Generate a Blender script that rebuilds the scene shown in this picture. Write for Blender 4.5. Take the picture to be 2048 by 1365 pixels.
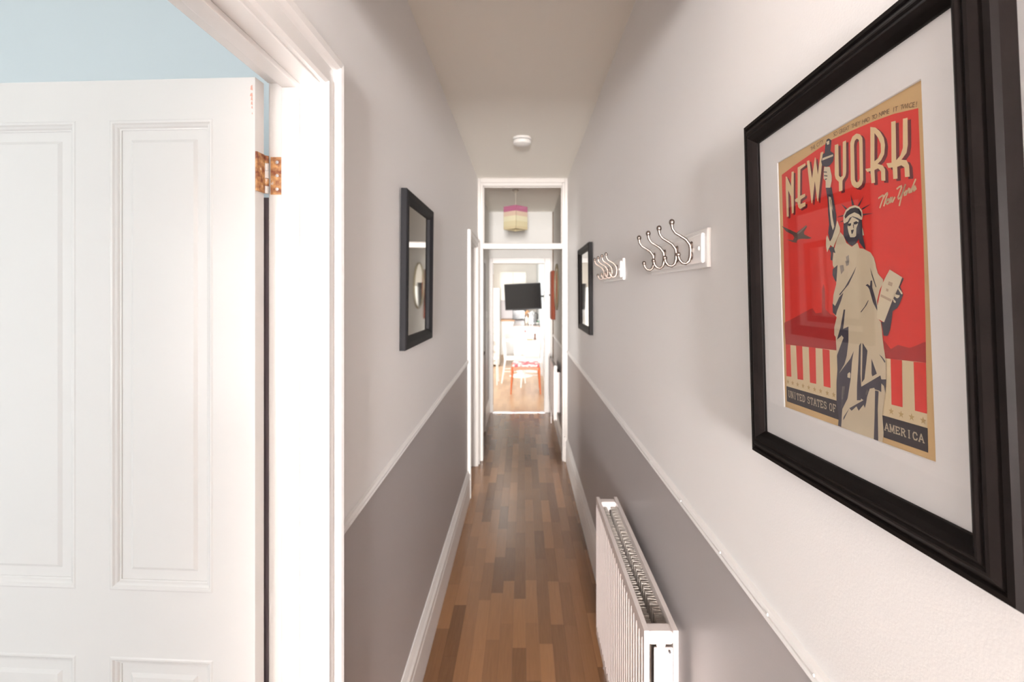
import bpy, bmesh, math, random
from mathutils import Vector, Matrix
from mathutils.geometry import tessellate_polygon
random.seed(7)
R = math.radians
PI = math.pi
for o in list(bpy.data.objects):
    bpy.data.objects.remove(o)
scene = bpy.context.scene
C = scene.collection

# ------------------------------------------------------------------ camera
EYE = 1.68
cam_d = bpy.data.cameras.new('camera')
cam_d.sensor_width = 36.0
cam_d.lens = 36.0 * 1000.0 / 2048.0
cam_d.shift_x = -23.0 / 2048.0
cam_d.shift_y = -95.5 / 2048.0
cam_d.clip_start = 0.02
cam_d.dof.use_dof = True
cam_d.dof.focus_distance = 0.70
cam_d.dof.aperture_fstop = 7.0
cam = bpy.data.objects.new('camera', cam_d)
cam.location = (0, 0, EYE)
cam.rotation_euler = (R(90), 0, 0)
C.objects.link(cam)
scene.camera = cam

# ------------------------------------------------------------------ world, daylight, exposure
w = bpy.data.worlds.new('daylight')
scene.world = w
w.use_nodes = True
bg = w.node_tree.nodes['Background']
bg.inputs[0].default_value = (0.80, 0.88, 1.0, 1)
bg.inputs[1].default_value = 0.6
scene.view_settings.view_transform = 'Standard'
scene.view_settings.look = 'None'
scene.view_settings.exposure = 0.73
scene.view_settings.gamma = 1.0
scene.view_settings.use_curve_mapping = False


def daylight(name, loc, rot, sx, sy, power, col=(1, 1, 1)):
    d = bpy.data.lights.new(name, 'AREA')
    d.shape = 'RECTANGLE'
    d.size = sx
    d.size_y = sy
    d.energy = power
    d.color = col
    o = bpy.data.objects.new(name, d)
    o.location = loc
    o.rotation_euler = rot
    C.objects.link(o)
    return o


daylight('front_door_daylight', (0.0, -6.06, 1.58), (R(90), 0, 0), 0.62, 1.35, 1260, (1.0, 0.975, 0.965))
daylight('bay_window_daylight', (-1.72, -1.99, 1.5), (R(90), 0, 0), 0.62, 1.5, 29, (1.0, 0.985, 0.975))
daylight('bay_window_daylight_side', (-2.95, -1.99, 1.5), (R(90), 0, 0), 0.62, 1.5, 9, (1.0, 0.97, 0.94))
daylight('side_room_fill', (-2.44, 4.5, 1.5), (R(90), 0, R(-90)), 1.0, 1.3, 16, (1.0, 0.97, 0.93))  # added fill lamp, brightens the far hall through the side doorway
daylight('kitchen_window_daylight', (-2.52, 9.9, 1.5), (R(90), 0, R(-90)), 3.6, 1.7, 56, (1.0, 0.97, 0.92))
daylight('kitchen_overhead_fill', (-1.0, 9.6, 2.57), (0, 0, 0), 1.6, 2.6, 15, (1.0, 0.97, 0.93))  # added overhead lamp to brighten the kitchen; the ceiling above is solid

# ------------------------------------------------------------------ materials
def mat(name, col, rough=0.5, metal=0.0, spec=0.5, bump=0.0, bscale=200.0, var=0.0, vscale=3.0, coat=0.0):
    m = bpy.data.materials.new(name)
    m.use_nodes = True
    nt = m.node_tree
    b = nt.nodes['Principled BSDF']
    b.inputs['Base Color'].default_value = (*col, 1)
    b.inputs['Roughness'].default_value = rough
    b.inputs['Metallic'].default_value = metal
    b.inputs['Specular IOR Level'].default_value = spec
    b.inputs['Coat Weight'].default_value = coat
    tc = nt.nodes.new('ShaderNodeTexCoord')
    if bump:
        n = nt.nodes.new('ShaderNodeTexNoise')
        n.inputs['Scale'].default_value = bscale
        n.inputs['Detail'].default_value = 3
        bp = nt.nodes.new('ShaderNodeBump')
        bp.inputs['Strength'].default_value = bump
        bp.inputs['Distance'].default_value = 0.002
        nt.links.new(tc.outputs['Object'], n.inputs['Vector'])
        nt.links.new(n.outputs['Fac'], bp.inputs['Height'])
        nt.links.new(bp.outputs['Normal'], b.inputs['Normal'])
    if var:
        n = nt.nodes.new('ShaderNodeTexNoise')
        n.inputs['Scale'].default_value = vscale
        n.inputs['Detail'].default_value = 4
        mx = nt.nodes.new('ShaderNodeMix')
        mx.data_type = 'RGBA'
        mx.inputs['A'].default_value = (*[c * (1 - var) for c in col], 1)
        mx.inputs['B'].default_value = (*[min(1, c * (1 + var)) for c in col], 1)
        nt.links.new(tc.outputs['Object'], n.inputs['Vector'])
        nt.links.new(n.outputs['Fac'], mx.inputs['Factor'])
        nt.links.new(mx.outputs['Result'], b.inputs['Base Color'])
    return m


def srgb(r, g, b):
    f = lambda c: c / 12.92 if c <= 0.04045 else ((c + 0.055) / 1.055) ** 2.4
    return tuple(f(x / 255.0) for x in (r, g, b))


def glass_mat(name, refl=0.03, tint=(1, 1, 1)):
    """thin pane: clear transmission plus a fresnel mirror reflection"""
    m = bpy.data.materials.new(name)
    m.use_nodes = True
    nt = m.node_tree
    nt.nodes.clear()
    out = nt.nodes.new('ShaderNodeOutputMaterial')
    mix = nt.nodes.new('ShaderNodeMixShader')
    tr = nt.nodes.new('ShaderNodeBsdfTransparent')
    tr.inputs[0].default_value = (*tint, 1)
    gl = nt.nodes.new('ShaderNodeBsdfGlossy')
    gl.inputs['Roughness'].default_value = 0.02
    lw = nt.nodes.new('ShaderNodeLayerWeight')
    pw = nt.nodes.new('ShaderNodeMath')
    pw.operation = 'POWER'
    pw.inputs[1].default_value = 5.0
    sc = nt.nodes.new('ShaderNodeMath')
    sc.operation = 'MULTIPLY_ADD'
    sc.inputs[1].default_value = 0.96 - refl
    sc.inputs[2].default_value = refl
    nt.links.new(lw.outputs['Facing'], pw.inputs[0])
    nt.links.new(pw.outputs[0], sc.inputs[0])
    nt.links.new(sc.outputs[0], mix.inputs[0])
    nt.links.new(tr.outputs[0], mix.inputs[1])
    nt.links.new(gl.outputs[0], mix.inputs[2])
    nt.links.new(mix.outputs[0], out.inputs[0])
    return m


def plank_mat(name, dark, light, rough, rand_obj=True, pattern=False):
    """wood strip: each strip its own tone, fine grain along Y"""
    m = bpy.data.materials.new(name)
    m.use_nodes = True
    nt = m.node_tree
    b = nt.nodes['Principled BSDF']
    b.inputs['Roughness'].default_value = rough
    b.inputs['Specular IOR Level'].default_value = 0.5
    tc = nt.nodes.new('ShaderNodeTexCoord')
    geo = nt.nodes.new('ShaderNodeNewGeometry')
    mp = nt.nodes.new('ShaderNodeMapping')
    mp.inputs['Scale'].default_value = (60, 3.0, 1)
    n = nt.nodes.new('ShaderNodeTexNoise')
    n.inputs['Scale'].default_value = 2.2
    n.inputs['Detail'].default_value = 5
    nt.links.new(geo.outputs['Position'], mp.inputs['Vector'])
    nt.links.new(mp.outputs['Vector'], n.inputs['Vector'])
    ramp = nt.nodes.new('ShaderNodeValToRGB')
    ramp.color_ramp.elements[0].color = (*dark, 1)
    ramp.color_ramp.elements[1].color = (*light, 1)
    add = nt.nodes.new('ShaderNodeMath')
    add.operation = 'MULTIPLY_ADD'
    add.inputs[1].default_value = 0.30
    nt.links.new(n.outputs['Fac'], add.inputs[0])
    if pattern:
        br = nt.nodes.new('ShaderNodeTexBrick')
        br.inputs['Color1'].default_value = (0, 0, 0, 1)
        br.inputs['Color2'].default_value = (1, 1, 1, 1)
        br.inputs['Mortar'].default_value = (0.3, 0.3, 0.3, 1)
        br.inputs['Scale'].default_value = 1.0
        br.inputs['Mortar Size'].default_value = 0.0006
        br.inputs['Brick Width'].default_value = 0.38
        br.inputs['Row Height'].default_value = 0.064
        mp2 = nt.nodes.new('ShaderNodeMapping')
        mp2.inputs['Rotation'].default_value = (0, 0, R(90))
        nt.links.new(geo.outputs['Position'], mp2.inputs['Vector'])
        nt.links.new(mp2.outputs['Vector'], br.inputs['Vector'])
        ml = nt.nodes.new('ShaderNodeMath')
        ml.operation = 'MULTIPLY'
        ml.inputs[1].default_value = 0.7
        nt.links.new(br.outputs['Color'], ml.inputs[0])
        nt.links.new(ml.outputs[0], add.inputs[2])
    else:
        oi = nt.nodes.new('ShaderNodeObjectInfo')
        ml = nt.nodes.new('ShaderNodeMath')
        ml.operation = 'MULTIPLY'
        ml.inputs[1].default_value = 0.7
        nt.links.new(oi.outputs['Random'], ml.inputs[0])
        nt.links.new(ml.outputs[0], add.inputs[2])
    nt.links.new(add.outputs[0], ramp.inputs[0])
    nt.links.new(ramp.outputs[0], b.inputs['Base Color'])
    return m


M = {}
M['wall'] = mat('white_wall_paint', (0.91, 0.885, 0.87), 0.55, bump=0.10, bscale=260, spec=0.35)
M['grey'] = mat('grey_wall_paint', (0.45, 0.42, 0.415), 0.42, bump=0.10, bscale=260, spec=0.4)
M['blue'] = mat('pale_blue_wall_paint', (0.83, 0.91, 0.95), 0.6, bump=0.06, bscale=240, spec=0.3)
M['ceil'] = mat('ceiling_paint', (0.93, 0.90, 0.83), 0.8, bump=0.08, bscale=120, spec=0.2)
M['gloss'] = mat('white_gloss_paint', (0.86, 0.835, 0.815), 0.22, bump=0.03, bscale=60, spec=0.5)
M['trim'] = mat('white_trim_paint', (0.84, 0.81, 0.79), 0.32, bump=0.03, bscale=60)
M['dimtrim'] = mat('dimmed_white_trim_paint', (0.57, 0.53, 0.495), 0.35, bump=0.03, bscale=60)  # white trim darkened in colour to offset strong light on camera-facing frames
M['dimwall'] = mat('dimmed_rear_hall_paint', (0.66, 0.64, 0.605), 0.6, bump=0.10, bscale=260, spec=0.3)  # white wall colour darkened so the front light does not burn it out
M['plank'] = plank_mat('oak_strip_laminate', srgb(88, 59, 37), srgb(150, 107, 70), 0.24)
M['floorpat'] = plank_mat('oak_strip_laminate_field', srgb(88, 59, 37), srgb(150, 107, 70), 0.24, pattern=True)
M['kfloor'] = plank_mat('pale_oak_kitchen_boards', srgb(186, 146, 110), srgb(214, 178, 140), 0.28, pattern=True)
M['gapdark'] = mat('dark_subfloor', (0.10, 0.06, 0.04), 0.8)
M['carpet'] = mat('bedroom_carpet', (0.45, 0.42, 0.40), 0.95, bump=0.4, bscale=500)
M['frame'] = mat('black_stained_frame', (0.0075, 0.0055, 0.005), 0.45, spec=0.06, bump=0.08, bscale=90, var=0.35, vscale=30)
M['frame2'] = mat('charcoal_frame', (0.014, 0.013, 0.014), 0.5, spec=0.06)
M['mount'] = mat('white_mount_card', (0.90, 0.875, 0.865), 0.8)
M['glass'] = glass_mat('picture_glass')
M['mirror'] = mat('mirror_silver', (0.88, 0.88, 0.86), 0.03, metal=1.0)
M['rad'] = mat('radiator_enamel', (0.68, 0.605, 0.575), 0.35)
M['fin'] = mat('grey_brown_convector_steel', (0.42, 0.37, 0.33), 0.6, var=0.3, vscale=40)  # grey-brown with random lighter and darker patches
M['nickel'] = mat('brushed_nickel', (0.23, 0.18, 0.155), 0.36, metal=1.0)
M['steel'] = mat('steel', (0.7, 0.7, 0.7), 0.25, metal=1.0)
M['plastic'] = mat('white_plastic', (0.85, 0.83, 0.80), 0.4)
M['black'] = mat('black_plastic', (0.015, 0.015, 0.017), 0.3)
M['screen'] = mat('tv_screen', (0.012, 0.011, 0.011), 0.12, spec=0.35)
M['kwhite'] = mat('white_cabinet', (0.86, 0.86, 0.84), 0.3)
M['cream'] = mat('cream_cabinet', (0.84, 0.80, 0.70), 0.35)
M['wood'] = mat('oak_worktop', (0.62, 0.33, 0.15), 0.4, var=0.25, vscale=12)
M['brown'] = mat('brown_worktop', (0.20, 0.115, 0.075), 0.22, var=0.2, vscale=40)
M['teak'] = mat('orange_teak', (0.55, 0.13, 0.035), 0.35, var=0.2, vscale=14)
M['chairwhite'] = mat('white_lacquer', (0.88, 0.88, 0.86), 0.3)
M['redwood'] = mat('red_brown_frame', (0.22, 0.042, 0.014), 0.6, spec=0.2, var=0.2, vscale=20)
M['olive'] = mat('olive_frame', (0.24, 0.20, 0.12), 0.45)
M['seam'] = mat('brown_seam', (0.22, 0.13, 0.07), 0.5)
M['tile'] = mat('grey_lilac_tile', (0.46, 0.41, 0.41), 0.3)
M['dk'] = mat('dark_slot', (0.06, 0.05, 0.05), 0.8)
M['cord'] = mat('cream_cord', (0.60, 0.52, 0.42), 0.6)
M['pinkflower'] = mat('pink_petals', (0.85, 0.25, 0.25), 0.6)
M['green'] = mat('green_glaze', (0.10, 0.30, 0.16), 0.35)
M['mill'] = mat('dark_wood_mill', (0.16, 0.07, 0.045), 0.35)
M['gapshade'] = mat('dark_gap_shade', (0.10, 0.075, 0.085), 0.7)
M['nail'] = mat('painted_nail_head', (0.9, 0.88, 0.86), 0.2)


def rust_mat():
    m = mat('worn_rusty_brass', (0.5, 0.2, 0.08), 0.5)
    nt = m.node_tree
    b = nt.nodes['Principled BSDF']
    tc = nt.nodes.new('ShaderNodeTexCoord')
    n = nt.nodes.new('ShaderNodeTexNoise')
    n.inputs['Scale'].default_value = 70
    n.inputs['Detail'].default_value = 4
    r = nt.nodes.new('ShaderNodeValToRGB')
    e = r.color_ramp.elements
    e[0].position = 0.36
    e[0].color = (0.24, 0.065, 0.025, 1)
    e[1].position = 0.62
    e[1].color = (0.72, 0.40, 0.17, 1)
    x = r.color_ramp.elements.new(0.72)
    x.color = (0.85, 0.82, 0.78, 1)
    nt.links.new(tc.outputs['Object'], n.inputs['Vector'])
    nt.links.new(n.outputs['Fac'], r.inputs[0])
    nt.links.new(r.outputs[0], b.inputs['Base Color'])
    return m


M['rust'] = rust_mat()


def shade_mat():
    """woven strip shade: pink band on top, fading straw bands below"""
    m = mat('woven_banded_shade', (0.7, 0.6, 0.4), 0.8)
    nt = m.node_tree
    b = nt.nodes['Principled BSDF']
    tc = nt.nodes.new('ShaderNodeTexCoord')
    sp = nt.nodes.new('ShaderNodeSeparateXYZ')
    r = nt.nodes.new('ShaderNodeValToRGB')
    r.color_ramp.interpolation = 'CONSTANT'
    cols = [(0.0, srgb(200, 184, 146)), (0.12, srgb(206, 194, 156)), (0.34, srgb(214, 206, 174)),
            (0.56, srgb(206, 180, 158)), (0.76, srgb(172, 96, 126))]
    e = r.color_ramp.elements
    e[0].position, e[0].color = cols[0][0], (*cols[0][1], 1)
    e[1].position, e[1].color = cols[1][0], (*cols[1][1], 1)
    for p, c in cols[2:]:
        k = e.new(p)
        k.color = (*c, 1)
    nt.links.new(tc.outputs['Generated'], sp.inputs[0])
    nt.links.new(sp.outputs['Z'], r.inputs[0])
    nt.links.new(r.outputs[0], b.inputs['Base Color'])
    return m


M['shade'] = shade_mat()


def cushion_mat():
    m = mat('pink_white_print_fabric', (0.9, 0.5, 0.5), 0.85)
    nt = m.node_tree
    b = nt.nodes['Principled BSDF']
    tc = nt.nodes.new('ShaderNodeTexCoord')
    v = nt.nodes.new('ShaderNodeTexVoronoi')
    v.inputs['Scale'].default_value = 9
    r = nt.nodes.new('ShaderNodeValToRGB')
    r.color_ramp.interpolation = 'CONSTANT'
    e = r.color_ramp.elements
    e[0].position, e[0].color = 0.0, (0.80, 0.10, 0.13, 1)
    e[1].position, e[1].color = 0.55, (0.88, 0.80, 0.78, 1)
    k = e.new(0.72)
    k.color = (0.85, 0.38, 0.38, 1)
    nt.links.new(tc.outputs['Object'], v.inputs['Vector'])
    nt.links.new(v.outputs['Distance'], r.inputs[0])
    nt.links.new(r.outputs[0], b.inputs['Base Color'])
    return m


M['cushion'] = cushion_mat()
INK = {k: mat('print_' + k, srgb(*c), 0.7, spec=0.2) for k, c in dict(
    tan=(218, 182, 130), red=(226, 62, 54), cream=(226, 206, 168), band=(58, 50, 54), skyline=(178, 52, 50),
    plane=(100, 80, 72), planelight=(150, 130, 118), robe=(214, 198, 170), dark=(78, 72, 82), mid=(165, 155, 145),
    lite=(222, 208, 180), ink=(52, 46, 54), faint=(190, 165, 140), letter=(232, 206, 160), shadow=(116, 48, 54),
    script=(236, 205, 165), star=(196, 164, 112), text=(206, 190, 165), tag=(128, 96, 66),
    grey=(150, 148, 146), pale=(226, 222, 208), ochre=(196, 164, 112)).items()}

# ------------------------------------------------------------------ mesh helpers
def nb():
    return bmesh.new()


def box(bm, x0, x1, y0, y1, z0, z1, mi=0):
    v = [bm.verts.new(p) for p in ((x0, y0, z0), (x1, y0, z0), (x1, y1, z0), (x0, y1, z0),
                                   (x0, y0, z1), (x1, y0, z1), (x1, y1, z1), (x0, y1, z1))]
    for f in ((3, 2, 1, 0), (4, 5, 6, 7), (0, 1, 5, 4), (1, 2, 6, 5), (2, 3, 7, 6), (3, 0, 4, 7)):
        bm.faces.new([v[i] for i in f]).material_index = mi
    return v


def prism(bm, pts, axis, a0, a1, mi=0):
    """polygon pts in the plane of the other two axes, extruded along axis ('x','y','z')"""
    def P(p, a):
        return {'x': (a, p[0], p[1]), 'y': (p[0], a, p[1]), 'z': (p[0], p[1], a)}[axis]
    A = [bm.verts.new(P(p, a0)) for p in pts]
    B = [bm.verts.new(P(p, a1)) for p in pts]
    n = len(pts)
    fs = [bm.faces.new(A), bm.faces.new(B[::-1])]
    for i in range(n):
        fs.append(bm.faces.new([A[i], B[i], B[(i + 1) % n], A[(i + 1) % n]]))
    for f in fs:
        f.material_index = mi


def tube(bm, pts, rad, seg=8, cap=True):
    pts = [Vector(p) for p in pts]
    if not isinstance(rad, (list, tuple)):
        rad = [rad] * len(pts)
    rings = []
    up = None
    for i, p in enumerate(pts):
        d = (pts[min(i + 1, len(pts) - 1)] - pts[max(i - 1, 0)])
        if d.length < 1e-9:
            d = Vector((0, 0, 1))
        d.normalize()
        if up is None:
            up = Vector((0, 0, 1)) if abs(d.z) < 0.9 else Vector((1, 0, 0))
        a = d.cross(up)
        if a.length < 1e-6:
            a = d.orthogonal()
        a.normalize()
        b = a.cross(d)
        up = b
        rings.append([bm.verts.new(p + (a * math.cos(2 * PI * k / seg) + b * math.sin(2 * PI * k / seg)) * rad[i]) for k in range(seg)])
    for r0, r1 in zip(rings, rings[1:]):
        for k in range(seg):
            bm.faces.new([r0[k], r0[(k + 1) % seg], r1[(k + 1) % seg], r1[k]])
    if cap:
        bm.faces.new(rings[0][::-1])
        bm.faces.new(rings[-1])


def lathe(bm, prof, c=(0, 0, 0), seg=24, axis='z'):
    """prof: list of (radius, height)"""
    rings = []
    for r, h in prof:
        ring = []
        for k in range(seg):
            a = 2 * PI * k / seg
            p = (r * math.cos(a), r * math.sin(a), h)
            if axis == 'y':
                p = (p[0], p[2], p[1])
            elif axis == 'x':
                p = (p[2], p[0], p[1])
            ring.append(bm.verts.new((c[0] + p[0], c[1] + p[1], c[2] + p[2])))
        rings.append(ring)
    for r0, r1 in zip(rings, rings[1:]):
        for k in range(seg):
            bm.faces.new([r0[k], r0[(k + 1) % seg], r1[(k + 1) % seg], r1[k]])
    for r, rev in ((rings[0], True), (rings[-1], False)):
        try:
            bm.faces.new(r[::-1] if rev else r)
        except ValueError:
            pass


def rect_sweep(bm, x0, x1, z0, z1, prof, close=False):
    """mitred moulding round a rectangle in the local XZ plane; prof = (inset, height towards the viewer (-Y))"""
    loops = []
    for ins, h in prof:
        loops.append([bm.verts.new(p) for p in ((x0 + ins, -h, z0 + ins), (x1 - ins, -h, z0 + ins),
                                                (x1 - ins, -h, z1 - ins), (x0 + ins, -h, z1 - ins))])
    if close:
        loops.append(loops[0])
    for a, b in zip(loops, loops[1:]):
        for k in range(4):
            bm.faces.new([a[k], a[(k + 1) % 4], b[(k + 1) % 4], b[k]])


def sphere(bm, c, r, seg=12, rings=8, sc=(1, 1, 1)):
    prof = []
    for i in range(rings + 1):
        t = PI * i / rings
        prof.append((max(1e-5, r * math.sin(t)), -r * math.cos(t)))
    n0 = len(bm.verts)
    lathe(bm, prof, (0, 0, 0), seg)
    bm.verts.ensure_lookup_table()
    for v in bm.verts[n0:]:
        v.co = Vector((v.co.x * sc[0] + c[0], v.co.y * sc[1] + c[1], v.co.z * sc[2] + c[2]))


def ob(name, bm, m=None, parent=None, bevel=0.0, smooth=False, loc=None, fix=True):
    me = bpy.data.meshes.new(name)
    if fix:
        bmesh.ops.recalc_face_normals(bm, faces=bm.faces[:])
    bm.to_mesh(me)
    bm.free()
    o = bpy.data.objects.new(name, me)
    ms = m if isinstance(m, (list, tuple)) else [m]
    for k in ms:
        me.materials.append(M[k] if isinstance(k, str) else k)
    C.objects.link(o)
    if parent is not None:
        o.parent = parent
    if loc is not None:
        o.location = loc
    if smooth:
        for p in me.polygons:
            p.use_smooth = True
        md = o.modifiers.new('split', 'EDGE_SPLIT')
        md.split_angle = R(40)
    if bevel:
        b = o.modifiers.new('bevel', 'BEVEL')
        b.width = bevel
        b.segments = 2
        b.limit_method = 'ANGLE'
    return o


def tag(o, label=None, cat=None, group=None, kind=None):
    if label:
        o['label'] = label
    if cat:
        o['category'] = cat
    if group:
        o['group'] = group
    if kind:
        o['kind'] = kind
    return o


def thing(name, loc, label, cat, rot=(0, 0, 0), group=None, kind=None):
    o = bpy.data.objects.new(name, None)
    o.empty_display_size = 0.05
    o.location = loc
    o.rotation_euler = rot
    C.objects.link(o)
    return tag(o, label, cat, group, kind)


def dup(root, loc, rot=None, label=None):
    r = root.copy()
    C.objects.link(r)
    r.location = loc
    if rot is not None:
        r.rotation_euler = rot
    if label:
        r['label'] = label
    for ch in list(root.children):
        c = ch.copy()
        C.objects.link(c)
        c.parent = r
        for g in list(ch.children):
            d = g.copy()
            C.objects.link(d)
            d.parent = c
    return r


def bxo(name, parent, m, x0, x1, y0, y1, z0, z1, bevel=0.0):
    bm = nb()
    box(bm, x0, x1, y0, y1, z0, z1)
    return ob(name, bm, m, parent, bevel)


def struct(o, label, cat):
    return tag(o, label, cat, kind='structure')

# ================================================================== THE SETTING
XL, XR, ZC = -0.456, 0.440, 2.83
XL2, XR2 = -0.490, 0.420
YP0, YP1 = 5.00, 5.10        # glazed partition across the hall
YE0, YE1 = 7.05, 7.17        # wall with the kitchen doorway
YF = -6.0


def dado_l(y):               # lower edge of the left rail (it climbs a little)
    return 1.077 + (y - 1.236) * 0.0115


def dado_r(y):
    return 1.098 - (y - 0.75) * 0.0030


# ---- floors
fl = nb()
box(fl, -0.60, 0.56, YF, YE0, -0.05, -0.004)
floor = struct(ob('floor', fl, 'gapdark'), 'oak strip laminate floor running down the narrow hall', 'floor')
bm = nb()
box(bm, -0.60, 0.44, YF, 1.80, -0.004, 0)
ob('floor_field', bm, 'floorpat', floor)
bm = nb()
box(bm, -0.5, 0.5, -0.5, 0.5, -0.004, 0.0)
me0 = None
PW, PL = 0.064, 0.38
for c in range(15):
    x0 = -0.50 + c * PW
    y = 1.80 - random.random() * PL
    while y < YE0:
        a, b = max(y, 1.80), min(y + PL, YE0)
        y += PL
        if b - a < 0.02:
            continue
        if me0 is None:
            o = ob('plank', bm, 'plank', floor)
            me0 = o.data
        else:
            o = bpy.data.objects.new('plank', me0)
            C.objects.link(o)
            o.parent = floor
        x1 = min(x0 + PW, XR)
        o.location = ((x0 + x1) / 2, (a + b) / 2, 0)
        o.scale = (x1 - x0 - 0.0005, b - a - 0.0005, 1)
bm = nb()
box(bm, -3.7, -0.576, -1.95, 1.95, -0.05, -0.002)
struct(ob('floor', bm, 'carpet'), 'carpeted floor of the pale blue room behind the open door', 'floor')
bm = nb()
box(bm, -2.7, 0.56, YE0, 13.8, -0.05, 0)
struct(ob('floor', bm, 'kfloor'), 'bright pale oak floor of the kitchen beyond the far doorway', 'floor')

# ---- ceilings
bm = nb()
box(bm, -0.60, 0.60, YF - 0.1, YE1, ZC, ZC + 0.08)
struct(ob('ceiling', bm, 'ceil'), 'beige white ceiling of the narrow hall', 'ceiling')
bm = nb()
box(bm, -3.7, -0.60, -2.0, 1.97, ZC, ZC + 0.08)
struct(ob('ceiling', bm, 'ceil'), 'ceiling of the pale blue room', 'ceiling')
bm = nb()
box(bm, -2.7, 0.56, YE1, 13.8, 2.60, 2.68)
struct(ob('ceiling', bm, 'kwhite'), 'white ceiling of the kitchen', 'ceiling')

# ---- left wall of the hall: slots 0 white, 1 grey, 2 blue (room side)
def hall_wall(name, mats, x0, x1, segs, dado, label):
    bm = nb()
    for y0, y1, z0, z1 in segs:
        if z0 > 1.2:
            prism(bm, [(y0, z0), (y1, z0), (y1, z1), (y0, z1)], 'x', x0, x1, 0)
        else:
            h = 0.012
            prism(bm, [(y0, z0), (y1, z0), (y1, dado(y1) + h), (y0, dado(y0) + h)], 'x', x0, x1, 1)
            prism(bm, [(y0, dado(y0) + h), (y1, dado(y1) + h), (y1, z1), (y0, z1)], 'x', x0, x1, 0)
    bmesh.ops.recalc_face_normals(bm, faces=bm.faces[:])
    if len(mats) > 2:
        for f in bm.faces:
            if f.normal.x < -0.9:
                f.material_index = 2
    return struct(ob(name, bm, mats), label, 'wall')


hall_wall('wall_left', ['wall', 'grey', 'blue'], -0.576, XL,
          [(YF, 0.34, 0, ZC), (0.34, 1.15, 2.18, ZC), (1.15, 4.14, 0, ZC), (4.14, 4.88, 2.17, ZC), (4.88, YP0, 0, ZC)],
          dado_l, 'left hall wall, white over grey, with the black framed print on it')
hall_wall('wall_left', ['dimwall', 'grey'], -0.60, XL2, [(YP0, YE0, 0, ZC)], dado_l, 'left wall of the rear hall behind the glazed frame')
hall_wall('wall_right', ['wall', 'grey'], XR, 0.56, [(YF, YP0, 0, ZC)], dado_r, 'right hall wall, white over grey, with coat hooks and poster on it')
hall_wall('wall_right', ['dimwall', 'grey'], XR2, 0.56, [(YP0, YE0, 0, ZC)], dado_r, 'right wall of the rear hall with a small radiator on it')

# downstand across the hall above the camera, front wall with the glazed front door
bm = nb()
box(bm, XL, XR, 0.92, 1.05, 2.43, ZC)
struct(ob('wall_beam', bm, 'wall'), 'plastered downstand beam across the hall ceiling', 'beam')
tv0 = thing('light_block_frame', (0, -1.0, 0), 'unseen white frame added behind the viewpoint to hold front light off the near walls', 'door frame', kind='structure')  # unseen frame added to block part of the front light
bxo('jamb', tv0, 'trim', XL, -0.34, -0.05, 0.05, 0, ZC, 0.004)
bxo('jamb', tv0, 'trim', 0.34, XR, -0.05, 0.05, 0, ZC, 0.004)
bxo('head', tv0, 'trim', -0.34, 0.34, -0.05, 0.05, 2.40, ZC, 0.004)
bm = nb()
box(bm, -0.60, -0.36, YF - 0.12, YF, 0, ZC)
box(bm, 0.36, 0.60, YF - 0.12, YF, 0, ZC)
box(bm, -0.36, 0.36, YF - 0.12, YF, 2.36, ZC)
struct(ob('wall_front', bm, 'wall'), 'front wall of the hall around the front door', 'wall')
d = thing('door_2', (0, YF, 0), 'white front door with a tall glazed panel', 'door', kind='structure')
bm = nb()
box(bm, -0.36, 0.36, -0.05, 0, 0.0, 0.86)
box(bm, -0.36, -0.31, -0.05, 0, 0.86, 2.36)
box(bm, 0.31, 0.36, -0.05, 0, 0.86, 2.36)
box(bm, -0.31, 0.31, -0.05, 0, 2.29, 2.36)
ob('leaf', bm, 'gloss', d, 0.003)
bxo('pane', d, 'glass', -0.31, 0.31, -0.027, -0.023, 0.86, 2.29)

# ---- pale blue room on the left
bm = nb()
box(bm, -3.7, -0.576, 1.85, 1.97, 0, ZC)
struct(ob('wall_back', bm, 'blue'), 'pale blue wall seen above the open white door', 'wall')
bm = nb()
box(bm, -3.82, -3.7, -2.0, 1.97, 0, ZC)
struct(ob('wall_left', bm, 'blue'), 'far side wall of the pale blue room', 'wall')
bm = nb()
for x0, x1, z0, z1 in ((-3.7, -3.28, 0, ZC), (-2.62, -2.05, 0, ZC), (-1.39, -0.576, 0, ZC),
                       (-3.28, -2.62, 0, 0.72), (-3.28, -2.62, 2.28, ZC), (-2.05, -1.39, 0, 0.72), (-2.05, -1.39, 2.28, ZC)):
    box(bm, x0, x1, -1.95, -1.83, z0, z1)
struct(ob('wall_front', bm, 'blue'), 'front wall of the pale blue room with two sash windows', 'wall')
for i, xc in enumerate((-1.72, -2.95)):
    wn = thing('window_%d' % (i + 1), (xc, -1.9, 0.72), ('right', 'left')[i] + ' hand white sash window of the pale blue room', 'window', kind='structure')
    bm = nb()
    rect_sweep(bm, -0.33, 0.33, 0, 1.56, [(0, -0.03), (0, 0.03), (0.05, 0.03), (0.05, -0.03)], True)
    ob('window_frame', bm, 'gloss', wn)
    bxo('glazing_bar', wn, 'gloss', -0.29, 0.29, -0.02, 0.02, 0.76, 0.80)
    for z0, z1 in ((0.05, 0.76), (0.80, 1.51)):
        bxo('pane', wn, 'glass', -0.28, 0.28, -0.002, 0.002, z0, z1)

# ---- near doorway on the left: lining, stop, architrave
JF, HD = 1.12, 2.150          # far jamb face, underside of head
t1 = thing('trim_1', (XL, JF, 0), 'white moulded door frame around the open white door', 'door frame', kind='structure')


def tr(name, pts_list, m='gloss', bevel=0.0, parent=t1):
    """boxes given in world space, stored relative to the parent's location"""
    bm = nb()
    L = parent.location
    for x0, x1, y0, y1, z0, z1 in pts_list:
        box(bm, x0 - L.x, x1 - L.x, y0 - L.y, y1 - L.y, z0 - L.z, z1 - L.z)
    return ob(name, bm, m, parent, bevel)


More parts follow.
